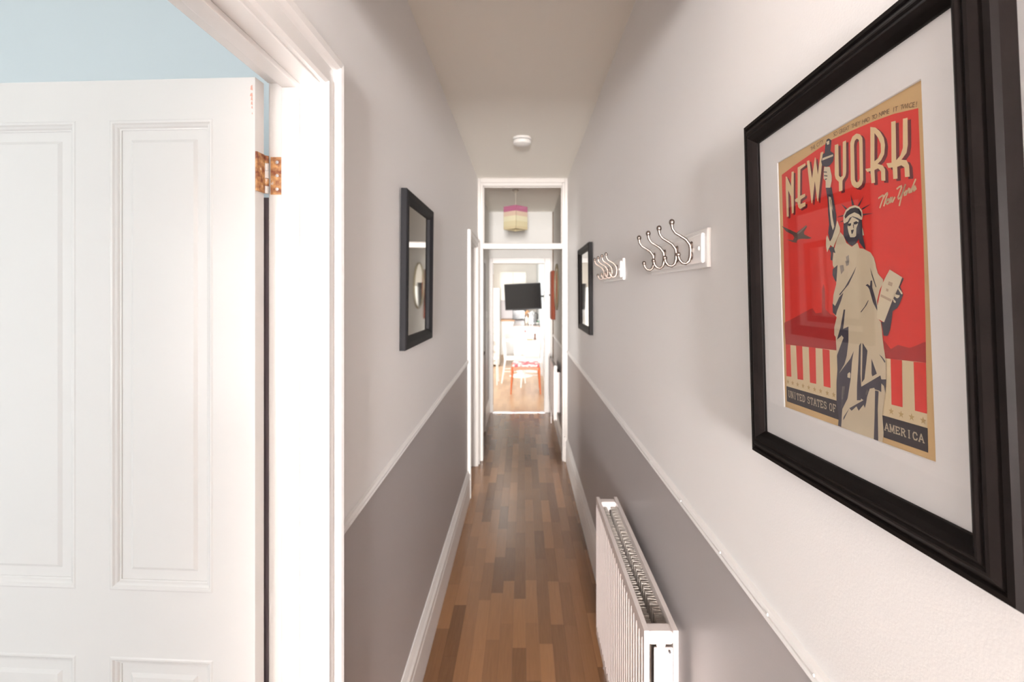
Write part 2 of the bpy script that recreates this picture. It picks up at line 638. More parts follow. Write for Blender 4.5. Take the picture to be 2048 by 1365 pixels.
tr('lining', [(-0.572, XL, JF, 1.152, 0, HD + 0.03)], bevel=0.004)
tr('lining', [(-0.578, XL, 0.338, 0.37, 0, HD + 0.03)], bevel=0.004)
tr('head_lining', [(-0.572, XL, 0.37, JF, HD, HD + 0.03)], bevel=0.002)
tr('door_stop', [(-0.538, -0.500, JF - 0.012, JF, 0, HD - 0.012)], bevel=0.003)
tr('door_stop', [(-0.538, -0.500, 0.37, 0.382, 0, HD - 0.012)], bevel=0.003)
tr('door_stop', [(-0.538, -0.500, 0.37, JF, HD - 0.012, HD)], bevel=0.002)
tr('gap_shade', [(-0.586, -0.572, JF + 0.002, JF + 0.010, 0.02, 1.895)], 'gapshade')  # dark strip standing in for the shade in the hinge-side gap
# architrave: stepped moulding sections on the hall face of the wall
ARCH = [(0.0, 0.0), (0.0, 0.010), (0.006, 0.016), (0.018, 0.016), (0.020, 0.011), (0.046, 0.011), (0.050, 0.017),
        (0.058, 0.024), (0.072, 0.026), (0.078, 0.020), (0.080, 0.0)]


def arch_far(y0, x, side=1, z1=2.24, name='architrave', parent=t1, s=1.0):
    """upright architrave starting at y0 (inner edge) growing towards +Y*side, on wall plane x, outwards +X"""
    bm = nb()
    L = parent.location
    pts = [(x + h * s - L.x, y0 + side * a * s - L.y) for a, h in ARCH]
    prism(bm, pts, 'z', -L.z, z1 - L.z)
    return ob(name, bm, 'gloss', parent)




def mitred_architrave(parent, y_far, y_near, z_head, m='gloss'):
    """three mitred lengths: far upright, head, near upright"""
    L = parent.location
    rows = []
    for a, h in ARCH:
        rows.append([(h, y_far + a - L.y, 0.0), (h, y_far + a - L.y, z_head + a), (h, y_near - a - L.y, z_head + a), (h, y_near - a - L.y, 0.0)])
    for k in range(3):
        bm = nb()
        A = [bm.verts.new(r[k]) for r in rows]
        B = [bm.verts.new(r[k + 1]) for r in rows]
        for i in range(len(rows) - 1):
            bm.faces.new([A[i], A[i + 1], B[i + 1], B[i]])
        bm.faces.new(A)
        bm.faces.new(B[::-1])
        ob('architrave', bm, m, parent)


mitred_architrave(t1, JF + 0.006, 0.364, HD + 0.005)

# ---- near door leaf: door_1, opened a little past square into the blue room
LT, LW = 2.1435, 0.735
dl = thing('door_1', (-0.570, 1.112, 0.0), 'white four panel wooden door standing open on the left', 'door', (0, 0, R(177)), kind='structure')
ya, yb = 0.008, 0.041
ST, PWD, MU = 0.097, 0.231, 0.079
xs = [0.003, ST, ST + PWD, ST + PWD + MU, ST + 2 * PWD + MU, LW]
zs = [0.008, 0.22, 0.888, 1.035, 2.0556, LT]
bm = nb()
box(bm, xs[0], xs[1], ya, yb, zs[0], LT)
ob('stile', bm, 'gloss', dl)
bm = nb()
box(bm, xs[4], xs[5], ya, yb, zs[0], LT)
ob('stile', bm, 'gloss', dl)
for z0, z1, nm in ((zs[0], zs[1], 'bottom_rail'), (zs[2], zs[3], 'lock_rail'), (zs[4], zs[5], 'top_rail')):
    bm = nb()
    box(bm, xs[1], xs[4], ya, yb, z0, z1)
    ob(nm, bm, 'gloss', dl)
for z0, z1 in ((zs[1], zs[2]), (zs[3], zs[4])):
    bm = nb()
    box(bm, xs[2], xs[3], ya, yb, z0, z1)
    ob('muntin', bm, 'gloss', dl)
MOULD = [(-0.001, 0.0), (0.002, 0.0015), (0.006, 0.001), (0.009, -0.002), (0.013, -0.004), (0.016, -0.0075), (0.019, -0.008), (0.019, -0.012)]
for z0, z1 in ((zs[1], zs[2]), (zs[3], zs[4])):
    for x0, x1 in ((xs[1], xs[2]), (xs[3], xs[4])):
        bm = nb()
        box(bm, x0 - 0.004, x1 + 0.004, 0.018, 0.031, z0 - 0.004, z1 + 0.004)
        # raised field with bevelled edge on both faces
        for yy, dy in ((0.031, 0.0045), (0.018, -0.0045)):
            i0, i1 = 0.040, 0.047
            a = [bm.verts.new((x, yy, z)) for x, z in ((x0 + i0, z0 + i0), (x1 - i0, z0 + i0), (x1 - i0, z1 - i0), (x0 + i0, z1 - i0))]
            b = [bm.verts.new((x, yy + dy, z)) for x, z in ((x0 + i1, z0 + i1), (x1 - i1, z0 + i1), (x1 - i1, z1 - i1), (x0 + i1, z1 - i1))]
            bm.faces.new(b)
            for k in range(4):
                bm.faces.new([a[k], a[(k + 1) % 4], b[(k + 1) % 4], b[k]])
        pn = ob('panel', bm, 'gloss', dl)
        bm = nb()
        rect_sweep(bm, x0, x1, z0, z1, MOULD)
        for v in bm.verts:          # height towards viewer is local +Y here
            v.co.y = yb - v.co.y
        ob('moulding', bm, 'gloss', pn)
# paint chips on the hinge stile
bm = nb()
for k, (zc, hh) in enumerate(((2.121, 0.006), (2.106, 0.004), (2.098, 0.005), (2.088, 0.004), (2.079, 0.003), (2.066, 0.002))):
    ww = (0.005, 0.006, 0.004, 0.004, 0.003, 0.002)[k]
    prism(bm, [(0.008, zc - hh), (0.008 + ww, zc - hh * 0.7), (0.008 + ww * 0.8, zc + hh * 0.6), (0.009, zc + hh)], 'y', yb - 0.0005, yb + 0.0004)
ob('paint_chips', bm, mat('bare_pink_primer', (0.80, 0.45, 0.36), 0.8), dl)['kind'] = 'stuff'
# hinge: two leaves and a five barrel knuckle
for zc in (1.943, 0.28):
    hg = bxo('hinge', dl, 'rust', -0.0005, 0.003, 0.010, 0.040, zc - 0.042, zc + 0.042)
    for k in range(5):
        bm = nb()
        z0 = zc - 0.042 + k * 0.0168
        lathe(bm, [(0.0055, z0), (0.0055, z0 + 0.016)], (0.0, 0.004, 0), 10)
        ob('knuckle', bm, ('plastic', 'rust')[k % 3 == 1], hg, smooth=True)
hz = 1.943
bm = nb()
box(bm, -0.566 - XL, -0.538 - XL, -0.0014, 0.0, hz - 0.042, hz + 0.042)
hp = ob('hinge_plate', bm, 'rust', t1)
for z in (hz - 0.03, hz, hz + 0.03):
    bm = nb()
    lathe(bm, [(0.0038, -0.0026), (0.0030, -0.0014)], (-0.551 - XL, 0, z), 10, 'y')
    ob('screw', bm, 'steel', hp, smooth=True)

# ---- dado rails
RAIL = [(0.0, 0.0), (0.010, 0.002), (0.012, 0.006), (0.009, 0.010), (0.009, 0.013), (0.012, 0.018), (0.008, 0.024), (0.0, 0.026)]


def rail(name, xw, sgn, y0, y1, dado, label, parent=None):
    bm = nb()
    rings = []
    for y in (y0, y1):
        rings.append([bm.verts.new((xw + sgn * h, y, dado(y) + z)) for h, z in RAIL])
    n = len(RAIL)
    for k in range(n - 1):
        bm.faces.new([rings[0][k], rings[0][k + 1], rings[1][k + 1], rings[1][k]])
    bm.faces.new(rings[0][::-1])
    bm.faces.new(rings[1])
    return struct(ob(name, bm, 'trim'), label, 'dado rail')


rail('trim_2', XL, 1, 1.209, 4.09, dado_l, 'white dado rail along the left hall wall')
rr = rail('trim_3', XR, -1, -0.94, YP0 - 0.005, dado_r, 'white dado rail pinned along the right hall wall')
rail('trim_4', XR2, -1, YP1, YE0, dado_r, 'white dado rail on the right wall of the rear hall')
bm = nb()
lathe(bm, [(0.0001, -0.0022), (0.0022, -0.0014), (0.0028, 0.0)], (0, 0, 0), 10, 'x')
nl = None
for y in (0.738, 0.878, 1.089, 1.362, 1.686, 2.2, 2.75, 3.4):
    if nl is None:
        nl = ob('nail_head', bm, 'nail', rr, smooth=True)
        o = nl
    else:
        o = nl.copy()
        C.objects.link(o)
    o.location = (XR - 0.0115, y, dado_r(y) + 0.018)

# ---- skirting boards
SK = [(0.0, 0.0), (0.020, 0.0), (0.020, 0.150), (0.017, 0.158), (0.017, 0.172), (0.021, 0.180), (0.021, 0.196), (0.014, 0.210), (0.008, 0.226), (0.004, 0.235), (0.0, 0.235)]


def skirt(name, xw, sgn, y0, y1, label, s=1.0):
    bm = nb()
    prism(bm, [(xw + sgn * h, z * s) for h, z in SK], 'y', y0, y1)
    return struct(ob(name, bm, 'trim'), label, 'skirting board')


skirt('baseboard_left', XL, 1, 1.209, 4.09, 'tall moulded white skirting board along the left hall wall')
skirt('baseboard_right', XR, -1, -0.94, YP0 - 0.002, 'tall moulded white skirting board along the right hall wall')
skirt('baseboard_right', XR2, -1, YP1, YE0, 'white skirting board on the right of the rear hall', 0.8)
skirt('baseboard_left', XL2, 1, 6.15, YE0, 'white skirting board on the left of the rear hall', 0.8)

# ---- further doorway on the left, door set open for the added fill light
t5 = thing('trim_5', (XL, 4.17, 0), 'white moulded frame of the doorway at the far end of the left wall', 'door frame', kind='structure')
tr('lining', [(-0.578, XL, 4.138, 4.17, 0, 2.15), (-0.578, XL, 4.85, 4.882, 0, 2.15), (-0.578, XL, 4.17, 4.85, 2.12, 2.15)], m='dimtrim', parent=t5)
mitred_architrave(t5, 4.856, 4.164, 2.125, 'dimtrim')
d3 = thing('door_3', (-0.578, 4.848, 0), 'white panelled door standing open into the side room off the left wall', 'door', (0, 0, R(178)), kind='structure')
bm = nb()
box(bm, 0.004, 0.672, 0.008, 0.040, 0.01, 2.110)
lf = ob('leaf', bm, 'gloss', d3, 0.002)
for y0, y1 in ((0.09, 0.30), (0.375, 0.585)):
    for z0, z1 in ((0.22, 0.88), (1.03, 2.02)):
        bm = nb()
        box(bm, y0 + 0.03, y1 - 0.03, 0.036, 0.045, z0 + 0.03, z1 - 0.03)
        ob('panel', bm, 'gloss', lf, 0.003)
# side room behind that doorway, housing the added fill lamp
bm = nb()
box(bm, -2.62, -0.576, 3.28, 3.40, 0, ZC)
struct(ob('wall_front', bm, 'wall'), 'near wall of the side room off the hall', 'wall')
bm = nb()
box(bm, -2.62, -0.60, 5.40, 5.52, 0, ZC)
struct(ob('wall_back', bm, 'wall'), 'far wall of the side room off the hall', 'wall')
bm = nb()
for y0, y1, z0, z1 in ((3.28, 3.98, 0, ZC), (5.02, 5.52, 0, ZC), (3.98, 5.02, 0, 0.83), (3.98, 5.02, 2.17, ZC)):
    box(bm, -2.62, -2.50, y0, y1, z0, z1)
struct(ob('wall_left', bm, 'wall'), 'window wall of the side room off the hall', 'wall')
bm = nb()
box(bm, -2.62, -0.60, 3.28, 5.52, ZC, ZC + 0.08)
struct(ob('ceiling', bm, 'ceil'), 'ceiling of the side room off the hall', 'ceiling')
bm = nb()
box(bm, -2.62, -0.60, 3.28, 5.52, -0.05, -0.002)
struct(ob('floor', bm, 'carpet'), 'carpeted floor of the side room off the hall', 'floor')

# ---- glazed partition across the hall: open below, fanlight above
tp = thing('trim_6', (0, YP0, 0), 'white timber frame with a glazed fanlight across the hall', 'door frame', kind='structure')


def tp_box(name, x0, x1, z0, z1, y0=0.0, y1=0.10, m='dimtrim', bevel=0.004):
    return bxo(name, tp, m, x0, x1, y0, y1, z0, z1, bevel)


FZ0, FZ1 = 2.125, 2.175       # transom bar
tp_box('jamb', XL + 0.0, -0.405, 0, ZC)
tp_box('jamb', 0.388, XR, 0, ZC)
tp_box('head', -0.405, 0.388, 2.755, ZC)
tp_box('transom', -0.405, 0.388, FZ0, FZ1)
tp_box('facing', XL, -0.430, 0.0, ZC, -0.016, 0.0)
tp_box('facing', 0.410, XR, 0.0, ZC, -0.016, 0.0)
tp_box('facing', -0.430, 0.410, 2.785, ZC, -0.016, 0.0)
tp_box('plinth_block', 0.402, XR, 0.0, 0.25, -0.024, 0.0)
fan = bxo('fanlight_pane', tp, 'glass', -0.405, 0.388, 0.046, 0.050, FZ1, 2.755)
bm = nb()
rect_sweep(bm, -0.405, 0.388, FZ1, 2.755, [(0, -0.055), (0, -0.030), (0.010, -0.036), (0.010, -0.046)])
ob('glazing_bead', bm, 'dimtrim', tp)

# ---- wall with the kitchen doorway
bm = nb()
box(bm, -0.60, -0.437, YE0, YE1, 0, ZC)
box(bm, 0.300, 0.56, YE0, YE1, 0, ZC)
box(bm, -0.437, 0.300, YE0, YE1, 2.10, ZC)
struct(ob('wall_end', bm, 'dimwall'), 'end wall of the rear hall around the kitchen doorway', 'wall')
te = thing('trim_7', (0, YE0, 0), 'white frame of the kitchen doorway at the end of the hall', 'door frame', kind='structure')
bxo('casing', te, 'dimtrim', -0.489, -0.437, -0.02, 0.0, 0, 2.18, 0.004)
bxo('casing', te, 'dimtrim', 0.300, 0.385, -0.02, 0.0, 0, 2.18, 0.004)
bxo('casing', te, 'dimtrim', -0.437, 0.300, -0.02, 0.0, 2.10, 2.18, 0.004)
bxo('lining', te, 'dimtrim', -0.441, -0.431, 0.0, 0.12, 0, 2.10)
bxo('lining', te, 'dimtrim', 0.294, 0.304, 0.0, 0.12, 0, 2.10)
bxo('door_seal', te, 'seam', -0.431, -0.426, 0.02, 0.03, 0.1, 1.95)
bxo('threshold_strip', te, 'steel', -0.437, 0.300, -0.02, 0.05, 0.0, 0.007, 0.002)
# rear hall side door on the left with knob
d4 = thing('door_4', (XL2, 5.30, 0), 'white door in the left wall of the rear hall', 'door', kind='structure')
bxo('leaf', d4, 'dimtrim', -0.002, 0.018, 0.06, 0.76, 0.01, 2.04, 0.002)
bxo('architrave', d4, 'dimtrim', -0.002, 0.03, 0.0, 0.06, 0, 2.10, 0.004)
bxo('architrave', d4, 'dimtrim', -0.002, 0.03, 0.76, 0.82, 0, 2.10, 0.004)
bxo('architrave', d4, 'dimtrim', -0.002, 0.03, 0.06, 0.76, 2.04, 2.10, 0.004)
bm = nb()
lathe(bm, [(0.010, 0.018), (0.010, 0.04), (0.022, 0.05), (0.024, 0.062), (0.012, 0.074)], (0, 0.12, 1.03), 14, 'x')
ob('door_knob', bm, 'nickel', d4, smooth=True)

# ---- kitchen shell
bm = nb()
box(bm, XR2, 0.56, YE1, 13.8, 0, 2.6)
box(bm, 0.356, 0.45, 10.35, 13.66, 0, 2.6)
struct(ob('wall_right', bm, mat('kitchen_wall_paint', (0.80, 0.85, 0.87), 0.5)), 'white right wall of the kitchen behind the television', 'wall')
bm = nb()
box(bm, -2.7, 0.56, 13.65, 13.8, 0, 2.6)
struct(ob('wall_back', bm, mat('kitchen_back_paint', (0.86, 0.82, 0.76), 0.5)), 'back wall of the kitchen with the cream cupboards', 'wall')
bm = nb()
box(bm, -2.7, -2.58, YE1, 8.05, 0, 2.6)
box(bm, -2.7, -2.58, 11.75, 13.8, 0, 2.6)
box(bm, -2.7, -2.58, 8.05, 11.75, 0, 0.6)
box(bm, -2.7, -2.58, 8.05, 11.75, 2.4, 2.6)
struct(ob('wall_left', bm, 'kwhite'), 'left wall of the kitchen with the long window', 'wall')
bm = nb()
box(bm, -2.7, -0.60, YE0, YE1, 0, 2.6)
struct(ob('wall_front', bm, 'kwhite'), 'kitchen side of the wall beside the hall doorway', 'wall')

POSTER = {'red':[[(-1391,1767),(-1062,1807),(-752,1833),(-438,1861),(-63,1888),(306,1866),(761,1830),(1069,1792),(1416,1715),(1417,1036),(1418,311),(1402,-635),(1390,-985),(805,-994),(-111,-974),(-1419,-982),(-1393,950)]],'cream':[[(-1419,-982),(-111,-974),(805,-994),(1390,-985),(1375,-1668),(755,-1671),(-135,-1654),(-1425,-1651)]],'stripe':[[(-1419,-982),(-1278,-967),(-1275,-1482),(-1422,-1490)],[(-1112,-977),(-939,-972),(-939,-1487),(-1097,-1495)],[(-766,-970),(-595,-976),(-605,-1496),(-762,-1499)],[(-427,-978),(-265,-982),(-268,-1502),(-425,-1502)],[(884,-992),(1057,-992),(1041,-1516),(873,-1517)],[(1223,-992),(1390,-985),(1379,-1519),(1217,-1518)]],'band':[[(-1431,-1651),(-69,-1655),(-38,-1908),(-114,-1904),(-1429,-1893)],[(705,-1670),(1379,-1669),(1374,-1924),(726,-1927)]],'sky':[[(-1441,-634),(-1131,-547),(-961,-493),(-707,-416),(-641,-404),(-560,-477),(-415,-464),(-388,-130),(-354,-61),(-328,-133),(-333,-416),(-220,-486),(-109,-508),(-89,-831),(-100,-973),(-1419,-982)],[(782,-780),(893,-880),(1006,-824),(1172,-846),(1260,-817),(1359,-777),(1396,-764),(1390,-985),(805,-994)]],'plane':[[(-1435,941),(-1302,885),(-1165,830),(-1005,761),(-733,834),(-714,804),(-806,738),(-788,700),(-701,665),(-604,624),(-677,619),(-867,650),(-967,652),(-1012,623),(-991,604),(-1115,633),(-1304,700),(-1114,661),(-1067,699),(-1109,745),(-1304,832)]],'planelight':[[(-983,750),(-881,785),(-733,830),(-720,816),(-897,748),(-977,737)]],'robe':[[(57,605),(124,544),(177,443),(279,380),(391,420),(423,344),(493,329),(619,268),(673,198),(702,112),(704,88),(735,2),(814,-73),(812,-114),(750,-194),(704,-318),(704,-437),(704,-528),(751,-568),(766,-665),(775,-778),(800,-957),(817,-1048),(808,-1232),(786,-1399),(723,-1658),(734,-1882),(709,-1995),(-126,-1985),(-101,-1877),(-137,-1649),(-125,-1410),(-96,-1229),(-103,-993),(-112,-792),(-140,-770),(-141,-782),(-135,-662),(-76,-526),(-157,-463),(-150,-336),(-131,-224),(-66,-84),(-51,89),(-124,175),(-126,255),(-127,242),(-100,356),(-19,520)]],'dark':[[(-225,1269),(-96,1244),(-66,1109),(-14,838),(-16,776),(-42,671),(-111,552),(-166,508),(-203,632),(-175,746),(-189,894),(-190,1092)],[(-203,421),(-95,446),(-59,339),(-110,357),(-127,242),(-168,259),(-153,349)],[(-126,127),(-21,174),(-58,-53),(-83,-35),(-137,48)],[(-157,-336),(-101,-376),(-6,-259),(83,-199),(29,-307),(-66,-447),(-88,-503),(-157,-463)],[(-206,1861),(-167,1927),(-120,1925),(-65,1878),(-80,1805),(-95,1740),(-29,1691),(-20,1653),(-46,1584),(-116,1548),(-198,1551),(-291,1599),(-312,1664),(-286,1707),(-271,1753),(-223,1759)],[(132,718),(155,777),(262,807),(485,692),(490,608),(492,489),(536,312),(502,334),(427,415),(420,464),(354,407),(288,388),(224,424),(169,481),(124,544)],[(1115,-71),(1132,-85),(1076,-167),(1115,-260),(1058,-364),(1020,-410),(951,-443),(933,-524),(899,-659),(858,-729),(792,-732),(781,-664),(761,-568),(809,-574),(952,-323),(1068,-154)],[(357,125),(307,40),(196,-97),(85,-176),(8,-236),(-4,-220),(111,-139),(260,13)],[(513,-127),(551,-111),(591,-138),(605,-75),(631,-73),(631,-161),(676,-283),(701,-388),(703,-444),(680,-409),(633,-338),(606,-260),(579,-180),(549,-143)],[(552,-308),(484,-387),(405,-453),(416,-460),(517,-373),(557,-316)],[(78,-423),(108,-423),(76,-578),(53,-679),(163,-644),(154,-816),(153,-834),(107,-1032),(57,-1141),(-71,-1284),(177,-1060),(252,-952),(211,-1079),(173,-1321),(97,-1583),(-20,-1743),(-54,-1986),(-122,-1984),(-101,-1877),(-137,-1649),(-125,-1410),(-96,-1229),(-96,-1040),(26,-842),(56,-794),(12,-762),(5,-774),(-86,-830),(-1,-658)],[(357,-877),(392,-841),(364,-1228),(372,-1392),(356,-1559),(280,-1573),(289,-1405),(328,-1122)],[(424,-839),(508,-930),(435,-1284),(383,-1335)],[(574,-1021),(657,-1191),(579,-1233),(565,-1202)],[(364,-1393),(716,-1204),(728,-1249),(808,-1238),(786,-1399),(768,-1320),(726,-1296),(721,-1400),(677,-1386),(617,-1385),(603,-1367),(525,-1390),(472,-1495),(452,-1574),(425,-1644),(403,-1605),(307,-1701),(268,-1653),(169,-1728),(127,-1703),(405,-1550),(357,-1537)],[(617,-1396),(677,-1397),(651,-1610),(640,-1992),(565,-1992),(596,-1674)],[(127,-1703),(15,-1864),(-9,-1886),(3,-1843)],[(706,-955),(756,-982),(804,-1028),(796,-1050),(755,-1003)],[(603,89),(648,-21),(702,-157),(687,-157),(628,-12)],[(96,975),(214,890),(189,874)],[(291,1051),(351,905),(310,908)],[(531,977),(450,872),(419,882)],[(656,855),(492,831),(501,811)],[(695,732),(508,761),(512,740)],[(-9,811),(133,820),(132,805)],[(42,737),(124,749),(125,734)]],'mid':[[(141,213),(223,205),(209,153),(161,142)],[(28,161),(102,163),(110,92),(47,43)],[(158,264),(217,283),(222,202),(173,175)],[(477,-1408),(442,-1457),(457,-1487),(507,-1425)],[(-4,-1439),(51,-1430),(2,-1681),(-48,-1749)]],'lite':[[(-242,1566),(-118,1530),(-82,1399),(-85,1332),(-106,1277),(-120,1243),(-225,1269),(-221,1360),(-263,1409),(-258,1501)],[(-163,1086),(-110,1074),(-96,843),(-61,700),(-95,654),(-128,738),(-147,885)],[(-163,1132),(-115,1113),(-77,902),(-100,1072),(-163,1086)],[(5,773),(60,661),(52,605),(-19,520),(-96,421),(-158,461),(-239,369),(-261,474),(-250,573),(-226,609),(-166,508),(-110,559),(-42,671)],[(-180,1896),(-110,1893),(-113,1845),(-159,1846)],[(-274,1699),(-41,1680),(-36,1653),(-288,1668)],[(133,725),(137,812),(189,871),(267,898),(369,898),(449,860),(499,803),(509,741),(494,691),(467,696),(407,731),(317,766),(260,758),(220,716),(151,703)],[(233,695),(307,761),(370,731),(432,690),(411,646),(382,602),(373,507),(340,494),(257,506),(231,565),(211,643)],[(493,590),(505,558),(519,491),(493,495)],[(928,35),(1115,-68),(1097,-96),(1068,-154),(952,-323),(809,-574),(694,-528),(706,-388),(746,-277),(802,-127),(873,-29),(903,3)],[(975,-229),(1018,-257),(1067,-265),(1061,-285),(1025,-301),(973,-269)],[(1049,-173),(1111,-241),(1106,-257),(1089,-253),(1048,-199)],[(958,-289),(1006,-337),(996,-353),(970,-336)],[(159,-1232),(176,-1253),(164,-1311),(111,-1307),(114,-1261)]],'ink':[[(161,795),(207,848),(285,873),(377,869),(448,837),(485,782),(486,722),(444,766),(356,810),(252,796),(174,761)],[(218,685),(285,686),(283,655),(236,651)],[(331,684),(386,692),(430,666),(384,650),(339,658)],[(322,661),(339,658),(337,610),(326,611)],[(280,594),(336,595),(325,569),(305,541),(287,547)],[(-258,1505),(-183,1480),(-183,1468),(-259,1493)],[(-248,1452),(-173,1424),(-174,1412),(-249,1438)],[(-238,1395),(-188,1389),(-188,1378),(-226,1378)]],'faint':[[(907,-99),(971,-122),(955,-162),(892,-139)],[(866,-178),(903,-193),(892,-220),(860,-209)],[(777,-244),(944,-309),(924,-335),(766,-271)]],'letter':[[(-1265,1706),(-1232,1697),(-1118,1514),(-1090,1732),(-1026,1723),(-1061,1087),(-1118,1077),(-1127,1352),(-1203,1470),(-1209,1055),(-1268,1057),(-1276,1518)],[(-915,1752),(-704,1757),(-706,1720),(-841,1701),(-870,1305),(-736,1308),(-738,1263),(-858,1244),(-869,1179),(-735,1180),(-738,1123),(-881,1106),(-932,1146),(-951,1227),(-1005,1243),(-1019,1280),(-940,1292)],[(-667,1774),(-602,1771),(-547,1485),(-463,1765),(-443,1759),(-403,1502),(-321,1792),(-256,1787),(-305,1592),(-416,1118),(-436,1130),(-481,1427),(-559,1125),(-580,1130)],[(-1,1793),(75,1782),(65,1358),(96,1329),(145,1336),(168,1778),(235,1775),(219,1370),(202,1321),(136,1271),(129,1143),(58,1146),(60,1276),(-3,1334),(-22,1395)],[(314,1715),(358,1779),(438,1793),(504,1760),(544,1701),(545,1637),(532,1180),(501,1124),(432,1100),(365,1126),(317,1177),(300,1241)],[(690,1782),(777,1743),(851,1667),(905,1575),(921,1486),(904,1383),(851,1327),(790,1302),(873,1260),(909,1201),(906,1070),(840,1087),(842,1196),(796,1246),(735,1244),(736,1090),(675,1099),(664,1252),(610,1255),(575,1302),(666,1289)],[(1030,1715),(1097,1701),(1084,1257),(1147,1289),(1188,1362),(1204,1683),(1270,1669),(1260,1373),(1237,1290),(1160,1239),(1233,1211),(1267,1145),(1271,1020),(1203,1033),(1200,1142),(1157,1177),(1095,1178),(1094,1045),(1030,1056),(1025,1192),(962,1204),(932,1267),(1012,1249)]],'hole':[[(386,1664),(404,1711),(444,1726),(478,1698),(484,1644),(470,1209),(446,1177),(407,1180),(379,1220)],[(757,1683),(814,1607),(852,1521),(851,1424),(802,1366),(740,1348)]],'script':[[(788,893),(822,904),(853,911),(868,903),(856,868),(803,778)],[(856,865),(901,911),(928,921),(931,907),(898,849),(869,786)],[(911,831),(941,837),(950,844),(933,848),(911,831),(905,807),(922,794),(948,801),(980,856),(961,820),(973,802),(1005,853),(990,810),(1007,801),(1042,845)],[(1081,933),(1116,946),(1144,948),(1147,932),(1117,882),(1090,834),(1098,814),(1122,821),(1168,879),(1203,948)],[(1203,948),(1156,861),(1129,798),(1106,740)],[(1211,875),(1187,860),(1186,836),(1209,837),(1226,862),(1211,878)],[(1226,865),(1251,892),(1265,882),(1252,850),(1271,849),(1348,967)],[(1308,904),(1287,848)],[(1303,873),(1334,898),(1341,885),(1318,878),(1320,852),(1351,868)]],'star':[[(-1380,-1575),(-1241,-1574),(-1098,-1577),(-949,-1575),(-798,-1578),(-648,-1581),(-501,-1582),(-346,-1585),(-199,-1585),(866,-1595),(1016,-1599),(1168,-1598),(1325,-1602)]],'arc':[[(-30,1915),(327,1892),(680,1859),(921,1837),(1212,1788),(1411,1735)],[(-554,1894),(-252,1891)]],'txt':[[(-1370,-1797),(-154,-1809)],[(756,-1832),(1324,-1825)],[(-1365,-1707),(-150,-1726)],[(759,-1766),(1327,-1760)]]}

# ================================================================== THINGS ON THE RIGHT WALL
# ---- the large poster frame (hangs a little askew, top leaning out)
FR = (0, 0, R(-90))
pf = thing('picture_frame', (0.4325, 0.674, 1.700), 'large black framed red travel poster with a crowned statue, nearest on right wall', 'picture',
           (R(0.6), R(-2.0), R(-90)))
AW, AH, BW = 0.2, 0.252, 0.046
bm = nb()
rect_sweep(bm, -AW - BW, AW + BW, -AH - BW, AH + BW,
           [(0, 0.0), (0, 0.016), (0.003, 0.021), (0.009, 0.022), (0.011, 0.0195), (0.020, 0.026), (0.023, 0.027), (0.026, 0.0255), (0.030, 0.028),
            (0.032, 0.0285), (0.039, 0.0235), (0.0455, 0.0175), (0.046, 0.010)])
ob('moulding', bm, 'frame', pf)
bxo('backing_board', pf, 'dk', -AW - 0.02, AW + 0.02, -0.006, -0.001, -AH - 0.02, AH + 0.02)
HW, HH = 0.148, 0.199
pox, poz = 0.007, 0.0005        # print sits slightly off centre in the mount
bm = nb()
lo = []
for (hx, hz, cx, cz, y) in ((AW + 0.004, AH + 0.004, 0, 0, -0.0130), (HW + 0.001, HH + 0.001, pox, poz, -0.0130), (HW, HH, pox, poz, -0.0115)):
    lo.append([bm.verts.new((cx + sx * hx, y, cz + sz * hz)) for sx, sz in ((-1, -1), (1, -1), (1, 1), (-1, 1))])
for a, b in zip(lo, lo[1:]):
    for k in range(4):
        bm.faces.new([a[k], a[(k + 1) % 4], b[(k + 1) % 4], b[k]])
ob('mount', bm, 'mount', pf)
bm = nb()
box(bm, -HW - 0.004, HW + 0.004, -0.0110, -0.0100, -HH - 0.004, HH + 0.004)
paper = ob('print', bm, INK['tan'], pf, loc=(pox, 0, poz))
paper['label'] = 'red, cream and tan printed travel poster'


def flats(name, polys, m, layer, holes=None, off=(0, 0)):
    for i, p in enumerate(polys):
        flat(name, [p], m, layer, {0: holes[i]} if holes and i in holes else None, off)


def flat(name, polys, m, layer, holes=None, off=(0, 0), parent=None):
    """flat printed shapes; polygon points in tenths of a millimetre"""
    bm = nb()
    y = -0.0110 - 0.00012 * layer
    for i, p in enumerate(polys):
        loops = [[Vector((a * 1e-4 + off[0], b * 1e-4 + off[1], 0)) for a, b in p]]
        if holes and i in holes:
            loops.append([Vector((a * 1e-4 + off[0], b * 1e-4 + off[1], 0)) for a, b in holes[i]])
        vs = [bm.verts.new((v.x, y, v.y)) for lp in loops for v in lp]
        for t in tessellate_polygon(loops):
            try:
                bm.faces.new([vs[k] for k in t])
            except ValueError:
                pass
    for f in bm.faces:
        f.normal_update()
        if f.normal.y > 0:
            f.normal_flip()
    o = ob(name, bm, INK[m], parent or paper, fix=False)
    if len(polys) > 1:
        o['kind'] = 'stuff'
    return o


def strokes(lines, wd):
    """polylines to ribbons"""
    out = []
    for ln in lines:
        for (x0, y0), (x1, y1) in zip(ln, ln[1:]):
            dx, dy = x1 - x0, y1 - y0
            L = math.hypot(dx, dy) or 1
            nx, ny = -dy / L * wd / 2, dx / L * wd / 2
            ex, ey = dx / L * wd * 0.35, dy / L * wd * 0.35
            out.append([(x0 + nx - ex, y0 + ny - ey), (x1 + nx + ex, y1 + ny + ey), (x1 - nx + ex, y1 - ny + ey), (x0 - nx - ex, y0 - ny - ey)])
    return out


